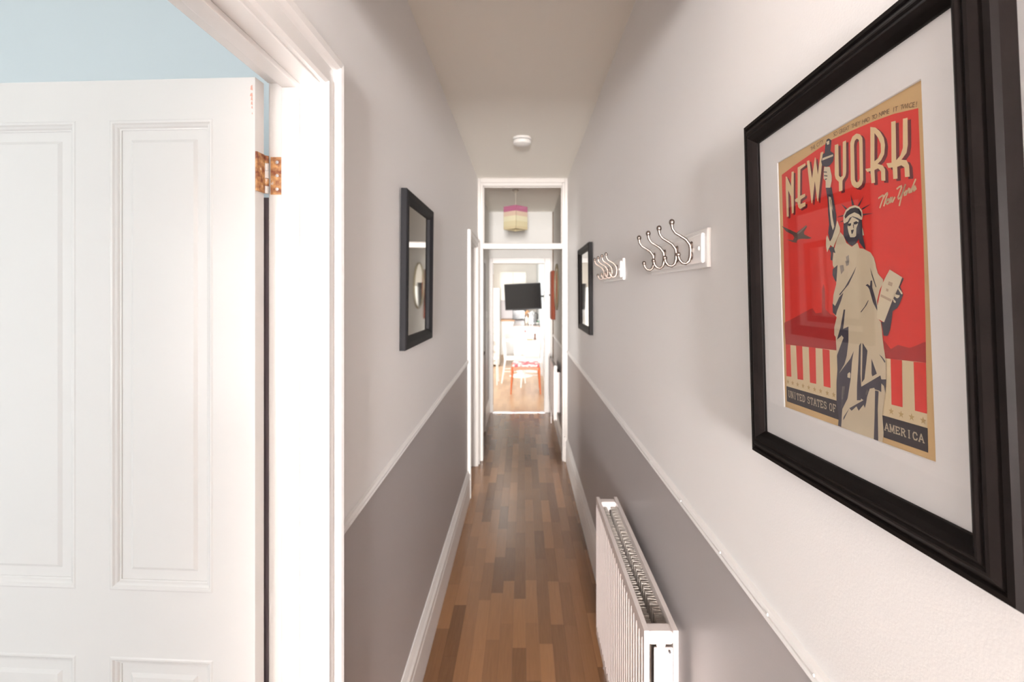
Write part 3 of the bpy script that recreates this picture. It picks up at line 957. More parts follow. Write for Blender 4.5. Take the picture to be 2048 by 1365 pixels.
D = POSTER
flat('printed_field', D['red'], 'red', 1)
flat('printed_field', D['cream'], 'cream', 1)
flats('printed_stripe', D['stripe'], 'red', 2)
flats('printed_band', D['band'], 'band', 2)
flats('printed_skyline', D['sky'], 'skyline', 2)
HL = {4: D['hole'][0], 5: D['hole'][1]}
flats('printed_letter_shadow', D['letter'], 'shadow', 3, HL, (0.0045, -0.0035))
flats('printed_letter', D['letter'], 'letter', 4, HL)
flat('printed_aeroplane', D['plane'], 'plane', 3)
flat('printed_aeroplane', D['planelight'], 'planelight', 4)
stars = []
for cx, cy in D['star'][0]:
    p = []
    for k in range(10):
        r = (44, 18)[k % 2]
        a = PI / 2 + k * PI / 5
        p.append((cx + r * math.cos(a), cy + r * math.sin(a)))
    stars.append(p)
flat('printed_stars', stars, 'star', 3)
flat('printed_script', strokes(D['script'], 21), 'script', 4)
flat('printed_statue', D['robe'], 'robe', 5)
flat('printed_statue', D['dark'], 'dark', 6)
flat('printed_statue', D['mid'], 'mid', 6)
flat('printed_statue', D['lite'], 'lite', 7)
flat('printed_statue', D['ink'], 'ink', 8)
flat('printed_statue', D['faint'], 'faint', 8)
# slab serif capitals for the band
SERIF = {
    'U': ([[(0.2, 1), (0.2, 0.25), (0.35, 0.04), (0.65, 0.04), (0.8, 0.25), (0.8, 1)]], [(0.2, 1), (0.8, 1)]),
    'N': ([[(0.18, 0), (0.18, 1), (0.82, 0), (0.82, 1)]], [(0.18, 0), (0.18, 1), (0.82, 1)]),
    'I': ([[(0.5, 0), (0.5, 1)]], [(0.5, 0), (0.5, 1)]),
    'T': ([[(0.5, 0), (0.5, 0.95)], [(0.08, 0.95), (0.92, 0.95)], [(0.1, 0.95), (0.1, 0.75)], [(0.9, 0.95), (0.9, 0.75)]], [(0.5, 0)]),
    'E': ([[(0.22, 0), (0.22, 1)], [(0.22, 0.95), (0.85, 0.95), (0.85, 0.78)], [(0.22, 0.5), (0.65, 0.5)], [(0.22, 0.05), (0.88, 0.05), (0.88, 0.24)]], [(0.22, 0), (0.22, 1)]),
    'D': ([[(0.22, 0.05), (0.22, 0.95), (0.6, 0.95), (0.85, 0.7), (0.85, 0.3), (0.6, 0.05), (0.22, 0.05)]], [(0.22, 0), (0.22, 1)]),
    'S': ([[(0.82, 0.78), (0.7, 0.95), (0.3, 0.95), (0.17, 0.75), (0.3, 0.56), (0.7, 0.46), (0.84, 0.26), (0.7, 0.05), (0.3, 0.05), (0.16, 0.24)]], []),
    'A': ([[(0.1, 0), (0.5, 1), (0.9, 0)], [(0.27, 0.34), (0.73, 0.34)]], [(0.12, 0), (0.88, 0)]),
    'O': ([[(0.3, 0.05), (0.15, 0.3), (0.15, 0.7), (0.3, 0.95), (0.7, 0.95), (0.85, 0.7), (0.85, 0.3), (0.7, 0.05), (0.3, 0.05)]], []),
    'F': ([[(0.22, 0), (0.22, 1)], [(0.22, 0.95), (0.85, 0.95), (0.85, 0.76)], [(0.22, 0.5), (0.65, 0.5)]], [(0.22, 0), (0.22, 1)]),
    'M': ([[(0.12, 0), (0.15, 1), (0.5, 0.15), (0.85, 1), (0.88, 0)]], [(0.12, 0), (0.12, 1), (0.88, 1), (0.88, 0)]),
    'R': ([[(0.2, 0), (0.2, 0.95), (0.6, 0.95), (0.8, 0.75), (0.6, 0.5), (0.2, 0.5)], [(0.5, 0.5), (0.85, 0.0)]], [(0.2, 0), (0.2, 1), (0.86, 0)]),
    'C': ([[(0.85, 0.72), (0.7, 0.95), (0.32, 0.95), (0.15, 0.7), (0.15, 0.3), (0.32, 0.05), (0.7, 0.05), (0.86, 0.26)]], []),
}


def serif_text(txt, x0, x1, z0, z1, gaps=0.55):
    n = sum(gaps if ch == ' ' else 1 for ch in txt)
    cw = (x1 - x0) / n
    x = x0
    h = z1 - z0
    out = []
    for ch in txt:
        if ch == ' ':
            x += cw * gaps
            continue
        ls, sf = SERIF[ch]
        f = lambda p: (x + cw * (0.04 + 0.92 * p[0]), z0 + h * p[1])
        out += strokes([[f(p) for p in l] for l in ls], cw * 0.17)
        for sx, sz in sf:
            c = f((sx, sz))
            out += strokes([[(c[0] - cw * 0.14, c[1]), (c[0] + cw * 0.14, c[1])]], h * 0.10)
        x += cw
    return out


flat('printed_words', serif_text('UNITED STATES OF', -1385, -150, -1815, -1715), 'text', 4)
flat('printed_words', serif_text('AMERICA', 745, 1335, -1835, -1752), 'text', 4)


def glyphs(name, txt, path, size, m, layer, parent):
    """small block capitals set letter by letter along a curve, joined into one printed line"""
    bm = nb()
    y = -0.0110 - 0.00012 * layer
    pts = [Vector((a * 1e-4, b * 1e-4)) for a, b in path]
    seg = [(q - p).length for p, q in zip(pts, pts[1:])]
    tot = sum(seg)
    n = len(txt)
    for i, ch in enumerate(txt):
        if ch == ' ':
            continue
        s = tot * (i + 0.5) / n
        k = 0
        while k < len(seg) - 1 and s > seg[k]:
            s -= seg[k]
            k += 1
        d = (pts[k + 1] - pts[k]).normalized()
        p = pts[k] + d * s
        cu = bpy.data.curves.new('glyph', 'FONT')
        cu.body = ch
        cu.size = size
        cu.align_x = 'CENTER'
        tmp = bpy.data.objects.new('glyph', cu)
        me = tmp.to_mesh()
        vs = [bm.verts.new((p.x + d.x * v.co.x - d.y * v.co.y, y, p.y + d.y * v.co.x + d.x * v.co.y)) for v in me.vertices]
        for f in me.polygons:
            try:
                bm.faces.new([vs[q] for q in f.vertices])
            except ValueError:
                pass
        tmp.to_mesh_clear()
        bpy.data.objects.remove(tmp)
        bpy.data.curves.remove(cu)
    for f in bm.faces:
        f.normal_update()
        if f.normal.y > 0:
            f.normal_flip()
    o = ob(name, bm, INK[m], parent, fix=False)
    o['kind'] = 'stuff'
    return o


glyphs('printed_tagline', 'SO GREAT THEY HAD TO NAME IT TWICE!', D['arc'][0], 0.0078, 'tag', 3, paper)
glyphs('printed_tagline', 'THE CITY', [(-560, 1893), (-250, 1906)], 0.0078, 'tag', 3, paper)
bxo('glass', pf, 'glass', -AW - 0.001, AW + 0.001, -0.0165, -0.0145, -AH - 0.001, AH + 0.001)

# ---- coat racks
def coat_rack(loc, label):
    t = thing('coat_rack', loc, label, 'coat rack', FR, 'white coat racks on the right wall')
    bm = nb()
    box(bm, -0.255, 0.255, -0.010, 0, -0.047, 0.047)
    bd = ob('board', bm, 'gloss', t, 0.003)
    bm = nb()
    box(bm, -0.243, 0.243, -0.019, -0.010, -0.036, 0.036)
    ob('raised_face', bm, 'gloss', bd, 0.004)
    for k in range(4):
        x = -0.180 + 0.118 * k
        bm = nb()
        lathe(bm, [(0.0085, -0.0225), (0.0105, -0.019)], (x, 0, 0.012), 12, 'y')
        lathe(bm, [(0.0085, -0.0225), (0.0105, -0.019)], (x, 0, -0.014), 12, 'y')
        # upper prong: up and outwards with a ball tip
        up = [(x, -0.022, 0.002), (x, -0.024, 0.014), (x, -0.034, 0.027), (x, -0.048, 0.036), (x, -0.060, 0.043), (x, -0.067, 0.053), (x, -0.069, 0.064), (x, -0.069, 0.070)]
        tube(bm, up, [0.0042, 0.0042, 0.0040, 0.0036, 0.0034, 0.0036, 0.0048, 0.0050], 10)
        sphere(bm, (x, -0.069, 0.070), 0.0072, 12, 8, (1, 1, 1.15))
        lw = [(x, -0.022, 0.004), (x, -0.0225, -0.016), (x, -0.026, -0.028), (x, -0.034, -0.034), (x, -0.043, -0.032), (x, -0.050, -0.024), (x, -0.053, -0.014)]
        tube(bm, lw, [0.0044, 0.0046, 0.0042, 0.0038, 0.0036, 0.0040, 0.0046], 10)
        sphere(bm, (x, -0.053, -0.011), 0.0066, 12, 8)
        ob('hook', bm, 'nickel', t, smooth=True)
    for sx in (-0.225, 0.225):
        bm = nb()
        lathe(bm, [(0.003, -0.0215), (0.006, -0.019)], (sx, 0, 0.0), 12, 'y')
        ob('screw_cap', bm, 'plastic', t, smooth=True)
    return t


coat_rack((XR, 1.425, 1.788), 'white board with four nickel double hooks, nearer of the two coat racks')
coat_rack((XR, 2.420, 1.786), 'white board with four nickel double hooks, between the nearer rack and the mirror')

# ---- framed mirror
mr = thing('wall_mirror', (XR - 0.004, 3.47, 1.71), 'upright black framed mirror on the right wall beyond the coat racks', 'mirror', (R(0.5), 0, R(-90)))
bm = nb()
rect_sweep(bm, -0.315, 0.315, -0.295, 0.295, [(0, -0.001), (0, 0.022), (0.006, 0.026), (0.030, 0.024), (0.044, 0.014), (0.045, 0.008)])
ob('moulding', bm, 'frame', mr)
bxo('mirror_glass', mr, 'mirror', -0.275, 0.275, -0.009, -0.003, -0.255, 0.255)

# ---- radiators
def radiator(loc, L, H, label, knob=False, D0=0.09, gap=0.0295):
    t = thing('radiator', loc, label, 'radiator', FR)

    def panel(yf, yb, front):
        bm = nb()
        n = int(round(L / 0.0335))
        pitch = L / n
        xsv = [(-L / 2, yf)]
        for k in range(n):
            xa = -L / 2 + k * pitch
            dep = 0.0085 if front else -0.006
            xsv += [(xa + pitch * 0.10, yf), (xa + pitch * 0.30, yf + dep), (xa + pitch * 0.52, yf + dep), (xa + pitch * 0.72, yf)]
        xsv.append((L / 2, yf))
        rows = []
        for z, flatrow in ((0, 1), (0.030, 1), (0.042, 0), (H - 0.042, 0), (H - 0.030, 1), (H, 1)):
            rows.append([bm.verts.new((x, yf if flatrow else y, z)) for x, y in xsv])
        back = [[bm.verts.new((x, yb, z)) for x in (-L / 2, L / 2)] for z in (0, H)]
        for a, b in zip(rows, rows[1:]):
            for i in range(len(a) - 1):
                bm.faces.new([a[i], a[i + 1], b[i + 1], b[i]])
        bm.faces.new([back[0][0], back[0][1], back[1][1], back[1][0]])
        bm.faces.new(rows[-1] + [back[1][1], back[1][0]])
        bm.faces.new(rows[0] + [back[0][1], back[0][0]])
        bm.faces.new([r[0] for r in rows] + [back[1][0], back[0][0]])
        bm.faces.new([r[-1] for r in rows] + [back[1][1], back[0][1]])
        return bm
    ob('front_panel', panel(-D0, -D0 + 0.013, True), 'rad', t)
    ob('back_panel', panel(0.0, -0.013, False), 'rad', t)
    # corrugated convector sheets standing between the panels
    for y0, sgn in ((-D0 + 0.013, 1), (-0.013, -1)):
        if D0 < 0.06:
            break
        bm = nb()
        n = int((L - 0.10) / 0.026)
        x = -L / 2 + 0.05
        pts = []
        for k in range(n):
            pts += [(x, y0), (x + 0.006, y0), (x + 0.010, y0 + sgn * 0.024), (x + 0.017, y0 + sgn * 0.024), (x + 0.023, y0)]
            x += 0.026
        lo_ = [bm.verts.new((a, b, 0.04)) for a, b in pts]
        hi_ = [bm.verts.new((a, b, H - 0.022)) for a, b in pts]
        for i in range(len(pts) - 1):
            bm.faces.new([lo_[i], lo_[i + 1], hi_[i + 1], hi_[i]])
        o = ob('convector_fins', bm, 'fin', t)
        md = o.modifiers.new('thick', 'SOLIDIFY')
        md.thickness = 0.0009
    for sx in (-1, 1):
        a, b = sorted((sx * (L / 2 - 0.045), sx * (L / 2 - 0.002)))
        for z0, z1 in ((H - 0.040, H - 0.006), (0.01, 0.045)):
            bm = nb()
            box(bm, a, b, -D0 + 0.012, -0.012, z0, z1)
            ob('header_pipe', bm, 'rad', t, min(0.008, D0 * 0.08))
        bm = nb()
        a, b = sorted((sx * (L / 2 - 0.006), sx * (L / 2 + 0.001)))
        box(bm, a, b, -D0 + D0 * 0.29, -D0 * 0.16, 0.05, H - 0.045)
        ob('side_strip', bm, 'rad', t, 0.002)
        bm = nb()
        lathe(bm, [(0.012, sx * (L / 2 - 0.008)), (0.012, sx * (L / 2 + 0.004)), (0.008, sx * (L / 2 + 0.008))], (0, -D0 / 2 - 0.002, H - 0.034), 12, 'x')
        pl = ob('end_plug', bm, 'rad', t, smooth=True)
        bm = nb()
        lathe(bm, [(0.0035, sx * (L / 2 + 0.006)), (0.0035, sx * (L / 2 + 0.010))], (0, -D0 * 0.28, H - 0.050), 8, 'x')
        ob('bleed_valve', bm, 'dk', pl, smooth=True)
        bm = nb()
        tube(bm, [(sx * (L / 2 - 0.02), -D0 / 2, 0.03), (sx * (L / 2 + 0.03), -D0 / 2, 0.03), (sx * (L / 2 + 0.045), -D0 / 2, 0.015), (sx * (L / 2 + 0.045), -D0 / 2, -loc[2] + 0.0005)], 0.0075, 10)
        if not (knob and sx > 0):
            ob('pipe_tail', bm, 'rad', t, smooth=True)
        bm = nb()
        box(bm, sx * (L / 2 - 0.14) - 0.015, sx * (L / 2 - 0.14) + 0.015, 0.0, gap, 0.06, H - 0.08)
        ob('wall_bracket', bm, 'rad', t)
    if knob:
        bm = nb()
        lathe(bm, [(0.012, 0.0), (0.020, 0.01), (0.022, 0.035), (0.016, 0.05), (0.004, 0.052)], (L / 2 + 0.02, -D0 / 2, H - 0.03), 14)
        ob('valve_head', bm, 'plastic', t, smooth=True)
        bm = nb()
        tube(bm, [(L / 2 - 0.01, -D0 / 2, H - 0.05), (L / 2 + 0.02, -D0 / 2, H - 0.05), (L / 2 + 0.02, -D0 / 2, H - 0.02)], 0.008, 8)
        ob('valve_body', bm, 'steel', t, smooth=True)
    return t


radiator((0.409, 1.755, 0.188), 0.87, 0.60, 'long white double panel radiator under the dado rail, nearest on the right')
radiator((0.376, 6.02, 0.25), 0.80, 0.60, 'small white radiator in the rear hall beside the kitchen doorway', True, 0.036, 0.043)

# ---- rear hall: round mirror, narrow wooden cabinet, pipe
rm = thing('round_mirror', (XR2, 6.22, 1.76), 'round mirror with a thin olive brown rim on the right wall of the rear hall', 'mirror', FR)
bm = nb()
lathe(bm, [(0.285, 0.0), (0.290, -0.012), (0.283, -0.020), (0.272, -0.018), (0.270, -0.008)], seg=40, axis='y')
ob('rim', bm, 'olive', rm, smooth=True)
bm = nb()
lathe(bm, [(0.272, -0.002), (0.272, -0.009)], seg=40, axis='y')
ob('mirror_glass', bm, 'mirror', rm)
kc = thing('key_cabinet', (XR2, 6.74, 1.655), 'narrow red brown wooden wall cabinet beside the kitchen doorway', 'cabinet', FR)
bxo('body', kc, 'redwood', -0.13, 0.13, -0.040, 0.0, -0.325, 0.325, 0.003)
dk_ = bxo('door', kc, 'redwood', -0.128, 0.128, -0.054, -0.041, -0.320, 0.320, 0.003)
bm = nb()
lathe(bm, [(0.004, -0.053), (0.010, -0.062), (0.004, -0.072)], (-0.10, 0, 0.0), 12, 'y')
ob('knob', bm, 'nickel', dk_, smooth=True)
bm = nb()
tube(bm, [(XR2 - 0.007, 7.04, 0.002), (XR2 - 0.007, 7.04, ZC - 0.001)], 0.006, 8)
tag(ob('corner_seam', bm, 'seam', smooth=True), 'brown strip drawn as the dark vertical pipe in the corner right of the kitchen doorway', 'seam')  # brown strip painted in for the dark corner crack, not real plumbing

# ================================================================== LEFT WALL
pl_ = thing('wall_mirror', (XL + 0.004, 2.105, 1.768), 'square black framed mirror on the left hall wall', 'mirror', (R(0.6), 0, R(90)))
bm = nb()
rect_sweep(bm, -0.268, 0.268, -0.300, 0.300, [(0, -0.001), (0, 0.020), (0.004, 0.024), (0.026, 0.025), (0.040, 0.017), (0.046, 0.014), (0.046, 0.006)])
ob('moulding', bm, 'frame2', pl_)
bxo('mirror_glass', pl_, 'mirror', -0.226, 0.226, -0.0080, -0.002, -0.258, 0.258)
# thermostat with trunking in the rear hall
th = thing('thermostat', (XL2 + 0.001, 6.30, 1.40), 'small white control box with a trunking strip on the rear hall left wall', 'thermostat')
bxo('body', th, 'plastic', 0, 0.03, -0.04, 0.04, -0.03, 0.05, 0.004)
bxo('trunking', th, 'plastic', 0, 0.016, -0.012, 0.012, -0.60, -0.03, 0.002)

# ================================================================== CEILING THINGS
sd = thing('smoke_alarm', (-0.011, 3.70, ZC), 'round white smoke alarm on the hall ceiling', 'smoke alarm')
bm = nb()
lathe(bm, [(0.068, 0.0), (0.070, -0.006), (0.068, -0.016), (0.060, -0.018)], seg=32)
ob('base', bm, 'plastic', sd, smooth=True)
bm = nb()
lathe(bm, [(0.058, -0.017), (0.058, -0.022)], seg=32)
ob('vent_slot', bm, 'dk', sd, smooth=True)
bm = nb()
lathe(bm, [(0.066, -0.022), (0.068, -0.028), (0.064, -0.044), (0.045, -0.054), (0.0001, -0.056)], seg=32)
ob('cover', bm, 'plastic', sd, smooth=True)

pn = thing('pendant_lamp', (-0.088, 5.55, ZC), 'square woven pendant shade with a pink top band behind the fanlight', 'lamp')
bm = nb()
lathe(bm, [(0.036, 0.0), (0.036, -0.012), (0.014, -0.026), (0.006, -0.034)], seg=20)
ob('ceiling_rose', bm, 'cord', pn, smooth=True)
bm = nb()
tube(bm, [(0, 0, -0.03), (0, 0, -0.30)], 0.003, 8)
ob('cord', bm, 'cord', pn)
bm = nb()
lathe(bm, [(0.016, -0.22), (0.020, -0.24), (0.020, -0.29)], seg=14)
ob('lamp_holder', bm, 'plastic', pn, smooth=True)
S = 0.094
cs = [Vector((S * math.sqrt(2) * math.cos(R(90 * k - 90 + 3)), S * math.sqrt(2) * math.sin(R(90 * k - 90 + 3)))) for k in range(4)]
for k in range(4):
    bm = nb()
    a, b = cs[k], cs[(k + 1) % 4]
    n_ = ((a + b) / 2).normalized() * 0.003
    prism(bm, [(a.x, a.y), (b.x, b.y), (b.x - n_.x, b.y - n_.y), (a.x - n_.x, a.y - n_.y)], 'z', -0.445, -0.190)
    ob('shade_panel', bm, 'shade', pn)
bm = nb()
for k in range(4):
    a = cs[k]
    tube(bm, [(0, 0, -0.215), (a.x * 0.98, a.y * 0.98, -0.215)], 0.0015, 6)
ob('shade_spider', bm, 'steel', pn)

# ================================================================== KITCHEN
# ---- orange wooden stool with printed cushion
st = thing('stool', (0.037, 8.30, 0), 'orange brown wooden stool with a pink and white printed seat in the kitchen', 'stool')
HWd, DP, SZ = 0.235, 0.52, 0.455
n = 10
for y0, y1 in ((0.0, 0.022), (DP - 0.022, DP)):
    pts = []
    for i in range(n + 1):
        t = -1 + 2 * i / n
        pts.append((t * HWd, SZ - 0.062 + 0.018 * (1 - t * t) - 0.004))
    for i in range(n, -1, -1):
        t = -1 + 2 * i / n
        pts.append((t * HWd, SZ - 0.006 + 0.006 * abs(t)))
    bm = nb()
    prism(bm, pts, 'y', y0, y1)
    ob('apron', bm, 'teak', st, 0.002)
bxo('side_rail', st, 'teak', -HWd, -HWd + 0.022, 0.022, DP - 0.022, SZ - 0.055, SZ, 0.002)
bxo('side_rail', st, 'teak', HWd - 0.022, HWd, 0.022, DP - 0.022, SZ - 0.055, SZ, 0.002)
for sx, y in ((-1, 0.012), (1, 0.012), (-1, DP - 0.012), (1, DP - 0.012)):
    bm = nb()
    ky = -0.010 if y < 0.1 else 0.03
    tube(bm, [(sx * (HWd - 0.012), y, SZ - 0.004), (sx * (HWd - 0.006), y + ky * 0.3, 0.28), (sx * (HWd + 0.012), y + ky, 0.0)], [0.021, 0.018, 0.010], 10)
    ob('leg', bm, 'teak', st, smooth=True)
bm = nb()
box(bm, -HWd + 0.012, HWd - 0.012, 0.015, DP - 0.015, SZ - 0.002, SZ + 0.030)
ob('seat_pad', bm, 'cushion', st, 0.014)

# ---- white chairs
def chair(loc, rz, label):
    t = thing('dining_chair', loc, label, 'chair', (0, 0, rz), 'white dining chairs round the kitchen table')
    bm = nb()
    pts = []
    for k in range(20):
        a = 2 * PI * k / 20
        c, s = math.cos(a), math.sin(a)
        pts.append((0.20 * abs(c) ** 0.5 * (1 if c > 0 else -1), 0.20 * abs(s) ** 0.5 * (1 if s > 0 else -1)))
    prism(bm, pts, 'z', 0.43, 0.465)
    ob('seat', bm, 'chairwhite', t, 0.008)
    for sx in (-1, 1):
        bm = nb()
        tube(bm, [(sx * 0.165, 0.17, 0.435), (sx * 0.185, 0.20, 0.0)], [0.017, 0.011], 8)
        ob('leg', bm, 'chairwhite', t, smooth=True)
        bm = nb()
        tube(bm, [(sx * 0.18, -0.24, 0.0), (sx * 0.170, -0.18, 0.42), (sx * 0.168, -0.185, 0.60), (sx * 0.165, -0.215, 0.82)], [0.012, 0.018, 0.016, 0.013], 8)
        ob('leg', bm, 'chairwhite', t, smooth=True)
    for z0, z1, yy in ((0.72, 0.81, -0.206), (0.58, 0.63, -0.184)):
        pts = [(-0.165, yy), (-0.08, yy - 0.02), (0.0, yy - 0.026), (0.08, yy - 0.02), (0.165, yy), (0.165, yy + 0.014), (0.08, yy - 0.006), (0.0, yy - 0.012), (-0.08, yy - 0.006), (-0.165, yy + 0.014)]
        bm = nb()
        prism(bm, pts, 'z', z0, z1)
        ob('back_rail', bm, 'chairwhite', t, 0.003)
    for sx in (-1, 1):
        bm = nb()
        tube(bm, [(sx * 0.172, -0.20, 0.22), (sx * 0.176, 0.185, 0.22)], 0.008, 8)
        ob('stretcher', bm, 'chairwhite', t, smooth=True)
    return t


ch = chair((-0.165, 9.50, 0), R(-90), 'white wooden chair drawn up left of the kitchen table, facing right')
dup(ch, (0.155, 9.07, 0), (0, 0, R(90)), 'white wooden chair behind the orange stool, its back to the right wall')
dup(ch, (-0.66, 9.35, 0), (0, 0, R(0)), 'white wooden chair at the left edge of the kitchen doorway')

# ---- round table and what stands on it
tb = thing('round_table', (-0.05, 10.15, 0), 'white round pedestal table in the kitchen', 'table')
bm = nb()
lathe(bm, [(0.001, 0.712), (0.325, 0.715), (0.340, 0.722), (0.342, 0.734), (0.335, 0.740), (0.001, 0.740)], seg=40)
ob('table_top', bm, 'chairwhite', tb, smooth=True)
bm = nb()
lathe(bm, [(0.07, 0.714), (0.035, 0.66), (0.028, 0.4), (0.034, 0.12), (0.08, 0.05), (0.20, 0.018), (0.235, 0.008), (0.235, 0.0)], seg=28)
ob('pedestal', bm, 'chairwhite', tb, smooth=True)
vs_ = thing('flower_vase', (0.055, 10.22, 0.7402), 'small white vase with one pink flower on the kitchen table', 'vase')
bm = nb()
lathe(bm, [(0.02, 0.0), (0.032, 0.015), (0.034, 0.05), (0.018, 0.08), (0.016, 0.095)], seg=16)
ob('vase', bm, 'plastic', vs_, smooth=True)
bm = nb()
tube(bm, [(0, 0, 0.05), (-0.006, 0, 0.10), (-0.022, 0, 0.15)], 0.003, 6)
ob('stem', bm, 'green', vs_)
bm = nb()
for k in range(7):
    a = 2 * PI * k / 7
    sphere(bm, (-0.022 + 0.014 * math.cos(a), 0.006 * math.sin(a), 0.160 + 0.014 * math.sin(a)), 0.013, 8, 6, (1, 0.6, 1))
sphere(bm, (-0.022, -0.005, 0.160), 0.012, 8, 6)
ob('bloom', bm, 'pinkflower', vs_, smooth=True)
tr_ = thing('tray', (0.13, 10.06, 0.7402), 'small brown wooden tray on the kitchen table', 'tray')
bm = nb()
box(bm, -0.06, 0.06, -0.04, 0.04, 0.0, 0.005)
ob('tray_base', bm, 'wood', tr_)
bm = nb()
rect_sweep(bm, -0.06, 0.06, -0.04, 0.04, [(0, 0), (0, 0.016), (0.006, 0.016), (0.006, 0.004)])
for v in bm.verts:
    v.co = Vector((v.co.x, v.co.z, -v.co.y))
ob('tray_rim', bm, 'wood', tr_)
pm = thing('pepper_mill', (0.232, 10.10, 0.7402), 'dark turned pepper mill on the kitchen table', 'pepper mill')
bm = nb()
lathe(bm, [(0.026, 0.0), (0.028, 0.02), (0.018, 0.06), (0.022, 0.11), (0.024, 0.125)], seg=16)
ob('body', bm, 'mill', pm, smooth=True)
bm = nb()
lathe(bm, [(0.022, 0.126), (0.023, 0.14), (0.014, 0.16), (0.010, 0.175), (0.003, 0.185)], seg=16)
ob('cap', bm, 'steel', pm, smooth=True)

# ---- cupboards along the right wall with brown worktop
def cupboard(name, loc, wx, dy, h, label, m, doors, face='y', plinth=0.10):
    """carcass with doors on its -Y ('y') or -X ('x') face; loc is the front left bottom corner"""
    t = thing(name, loc, label, 'cupboard')
    bm = nb()
    box(bm, 0, wx, 0.0, dy, plinth, h)
    if plinth:
        box(bm, 0.04, wx, 0.04, dy, 0, plinth)
    ob('carcass', bm, m, t)
    for k in range(doors):
        if face == 'y':
            a, b = wx * k / doors, wx * (k + 1) / doors
            dr = bxo('door', t, m, a + 0.002, b - 0.002, -0.018, -0.001, plinth + 0.003, h - 0.003, 0.002)
            bxo('handle', dr, 'steel', b - 0.05, b - 0.038, -0.036, -0.018, h - 0.17, h - 0.06, 0.003)
        else:
            a, b = dy * k / doors, dy * (k + 1) / doors
            dr = bxo('door', t, m, -0.018, -0.001, a + 0.002, b - 0.002, plinth + 0.003, h - 0.003, 0.002)
            bxo('handle', dr, 'steel', -0.036, -0.018, b - 0.05, b - 0.038, h - 0.17, h - 0.06, 0.003)
    return t


WT = 0.99
for k in range(3):
    cupboard('base_cupboard', (-0.19, 10.66 + 0.78 * k, 0), 0.54, 0.78, WT - 0.032,
             ('nearest', 'middle', 'furthest')[k] + ' white base cupboard under the brown worktop on the right', 'kwhite', 1, 'x')
bxo('worktop', None, 'brown', -0.223, 0.352, 10.60, 13.0, WT - 0.030, WT, 0.003)
tag(bpy.data.objects['worktop'], 'brown worktop running along the right side of the kitchen', 'worktop')
for k in range(2):
    cupboard('base_cupboard', (-0.56 + 0.455 * k, 13.05, 0), 0.45, 0.58, WT - 0.042,
             ('left', 'right')[k] + ' white base cupboard under the oak worktop at the back wall', 'kwhite', 1)
tag(bxo('worktop', None, 'wood', -0.60, 0.352, 13.005, 13.645, WT - 0.040, WT, 0.003), 'oak worktop along the back wall of the kitchen', 'worktop')
for k in range(2):
    cupboard('wall_cupboard', (-0.62 + 0.345 * k, 13.30, 1.50), 0.342, 0.34, 0.75,
             ('left', 'right')[k] + ' cream wall cupboard at the back of the kitchen', 'cream', 1, 'y', 0.0)
tag(bxo('splashback', None, 'tile', -0.62, 0.05, 13.63, 13.648, WT + 0.001, 1.49), 'grey lilac splashback behind the oak worktop', 'splashback')
fg = thing('fridge_freezer', (-1.15, 11.50, 0), 'tall white fridge freezer at the left of the kitchen view', 'fridge')
bxo('body', fg, 'kwhite', 0, 0.598, 0.03, 0.62, 0.02, 1.80, 0.006)
for z0, z1, hz_ in ((0.04, 0.895, 0.76), (0.905, 1.795, 1.036)):
    dr = bxo('door', fg, 'kwhite', 0.002, 0.596, -0.02, 0.028, z0, z1, 0.006)
    bm = nb()
    tube(bm, [(0.47, -0.02, hz_), (0.47, -0.05, hz_), (0.57, -0.05, hz_), (0.57, -0.02, hz_)], 0.008, 8)
    ob('handle', bm, 'steel', dr)
for sx in (0.05, 0.55):
    bxo('foot', fg, 'black', sx - 0.02, sx + 0.02, 0.08, 0.12, 0, 0.021)
mw = thing('microwave', (-0.285, 13.05, WT + 0.0005), 'black microwave on the oak worktop at the back wall', 'microwave')
bxo('case', mw, 'black', 0, 0.42, 0.0, 0.34, 0.006, 0.25, 0.006)
dd = bxo('door', mw, 'screen', 0.008, 0.31, -0.014, -0.001, 0.016, 0.242, 0.004)
bxo('handle', dd, 'steel', 0.285, 0.297, -0.034, -0.014, 0.05, 0.21, 0.003)
cp = bxo('control_panel', mw, 'black', 0.314, 0.414, -0.010, -0.001, 0.016, 0.242, 0.002)
bm = nb()
lathe(bm, [(0.022, -0.010), (0.020, -0.026), (0.001, -0.027)], (0.364, 0, 0.07), 16, 'y')
ob('dial', bm, 'steel', cp, smooth=True)
for sx in (0.03, 0.39):
    bxo('foot', mw, 'black', sx - 0.012, sx + 0.012, 0.02, 0.30, 0, 0.007)

kt = thing('kettle', (0.192, 10.88, WT + 0.0005), 'steel jug kettle with dark handle on the brown worktop', 'kettle')
bm = nb()
lathe(bm, [(0.090, 0.0), (0.092, 0.018), (0.086, 0.022)], seg=28)
ob('power_base', bm, 'steel', kt, smooth=True)
bm = nb()
lathe(bm, [(0.086, 0.023), (0.088, 0.05), (0.080, 0.14), (0.066, 0.23), (0.060, 0.262), (0.058, 0.268)], seg=28)
bd_ = ob('jug', bm, 'steel', kt, smooth=True)
bm = nb()
lathe(bm, [(0.058, 0.268), (0.054, 0.282), (0.018, 0.288), (0.016, 0.304), (0.006, 0.308)], seg=24)
ob('lid', bm, 'steel', kt, smooth=True)
bm = nb()
tube(bm, [(-0.055, 0, 0.235), (-0.075, 0, 0.25), (-0.095, 0, 0.268)], [0.026, 0.02, 0.010], 10)
ob('spout', bm, 'steel', kt, smooth=True)
bm = nb()
tube(bm, [(0.050, -0.02, 0.262), (0.085, -0.02, 0.262), (0.108, -0.02, 0.235), (0.110, -0.02, 0.15), (0.098, -0.02, 0.08), (0.076, -0.02, 0.06)], [0.013, 0.014, 0.015, 0.015, 0.013, 0.011], 10)
ob('handle', bm, 'black', kt, smooth=True)
bm = nb()
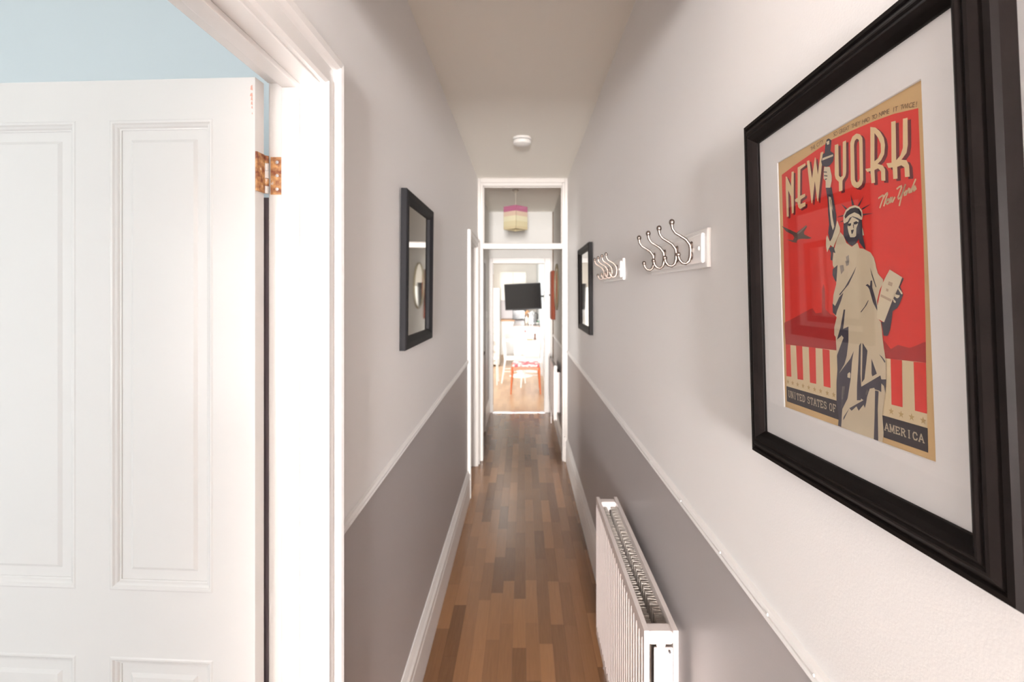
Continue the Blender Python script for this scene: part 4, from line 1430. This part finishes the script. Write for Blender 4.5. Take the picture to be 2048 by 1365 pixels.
prism(bm, [(0.0, 0.06), (0.055, 0.06), (0.050, 0.22), (0.010, 0.24)], 'y', -0.092, -0.070)
ob('water_window', bm, 'screen', kt, 0.004)

uj = thing('utensil_jar', (0.085, 11.6, WT + 0.0005), 'cream jar of wooden utensils behind the kettle', 'jar')
bm = nb()
lathe(bm, [(0.045, 0.0), (0.050, 0.01), (0.048, 0.13), (0.044, 0.13), (0.043, 0.01)], seg=20)
ob('jar', bm, 'cream', uj, smooth=True)
for dx, dy, hh in ((0.02, 0.0, 0.27), (-0.02, 0.01, 0.25), (0.0, -0.02, 0.29)):
    bm = nb()
    tube(bm, [(dx * 0.5, dy * 0.5, 0.012), (dx * 1.5, dy * 1.5, hh - 0.05)], 0.006, 8)
    sphere(bm, (dx * 1.6, dy * 1.6, hh - 0.02), 0.03, 10, 6, (0.7, 0.3, 1.1))
    ob('wooden_spoon', bm, 'wood', uj, smooth=True)
mg = thing('mug', (0.31, 11.30, WT + 0.0005), 'white mug with a green band at the wall end of the worktop', 'mug')
bm = nb()
lathe(bm, [(0.036, 0.0), (0.040, 0.006), (0.041, 0.095), (0.037, 0.095), (0.036, 0.01)], seg=20)
ob('cup', bm, 'plastic', mg, smooth=True)
bm = nb()
tube(bm, [(0.038, -0.01, 0.075), (0.062, -0.01, 0.072), (0.068, -0.01, 0.048), (0.058, -0.01, 0.026), (0.038, -0.01, 0.022)], 0.006, 8)
ob('handle', bm, 'plastic', mg, smooth=True)
bm = nb()
lathe(bm, [(0.0412, 0.035), (0.0414, 0.07)], seg=20)
ob('band', bm, 'green', mg, smooth=True)

# ---- television on a swing arm from the right wall
tv = thing('television', (-0.012, 9.80, 1.616), 'black flat television tilted on a wall arm in the kitchen', 'television', (R(2), R(-2.6), R(-8)))
bm = nb()
box(bm, -0.362, 0.362, -0.012, 0.018, -0.258, 0.258)
ob('case', bm, 'black', tv, 0.004)
bxo('screen', tv, 'screen', -0.350, 0.350, -0.0135, -0.0118, -0.238, 0.246)
bxo('rear_housing', tv, 'black', -0.24, 0.24, 0.018, 0.050, -0.18, 0.15, 0.008)
bxo('mount_plate', tv, 'black', -0.11, 0.11, 0.050, 0.062, -0.11, 0.11)
br_ = thing('wall_bracket', (0.419, 9.98, 1.62), 'black swing arm fixing the television to the right kitchen wall', 'bracket')
bxo('wall_plate', br_, 'black', -0.012, 0.0, -0.05, 0.05, -0.11, 0.11)
bm = nb()
tube(bm, [(-0.012, 0, 0.0), (-0.20, 0.08, 0.0)], 0.016, 8)
tube(bm, [(-0.20, 0.08, -0.02), (-0.20, 0.08, 0.03)], 0.02, 10)
tube(bm, [(-0.20, 0.08, 0.0), (-0.415, -0.105, 0.0)], 0.016, 8)
ob('arm', bm, 'black', br_, smooth=True)
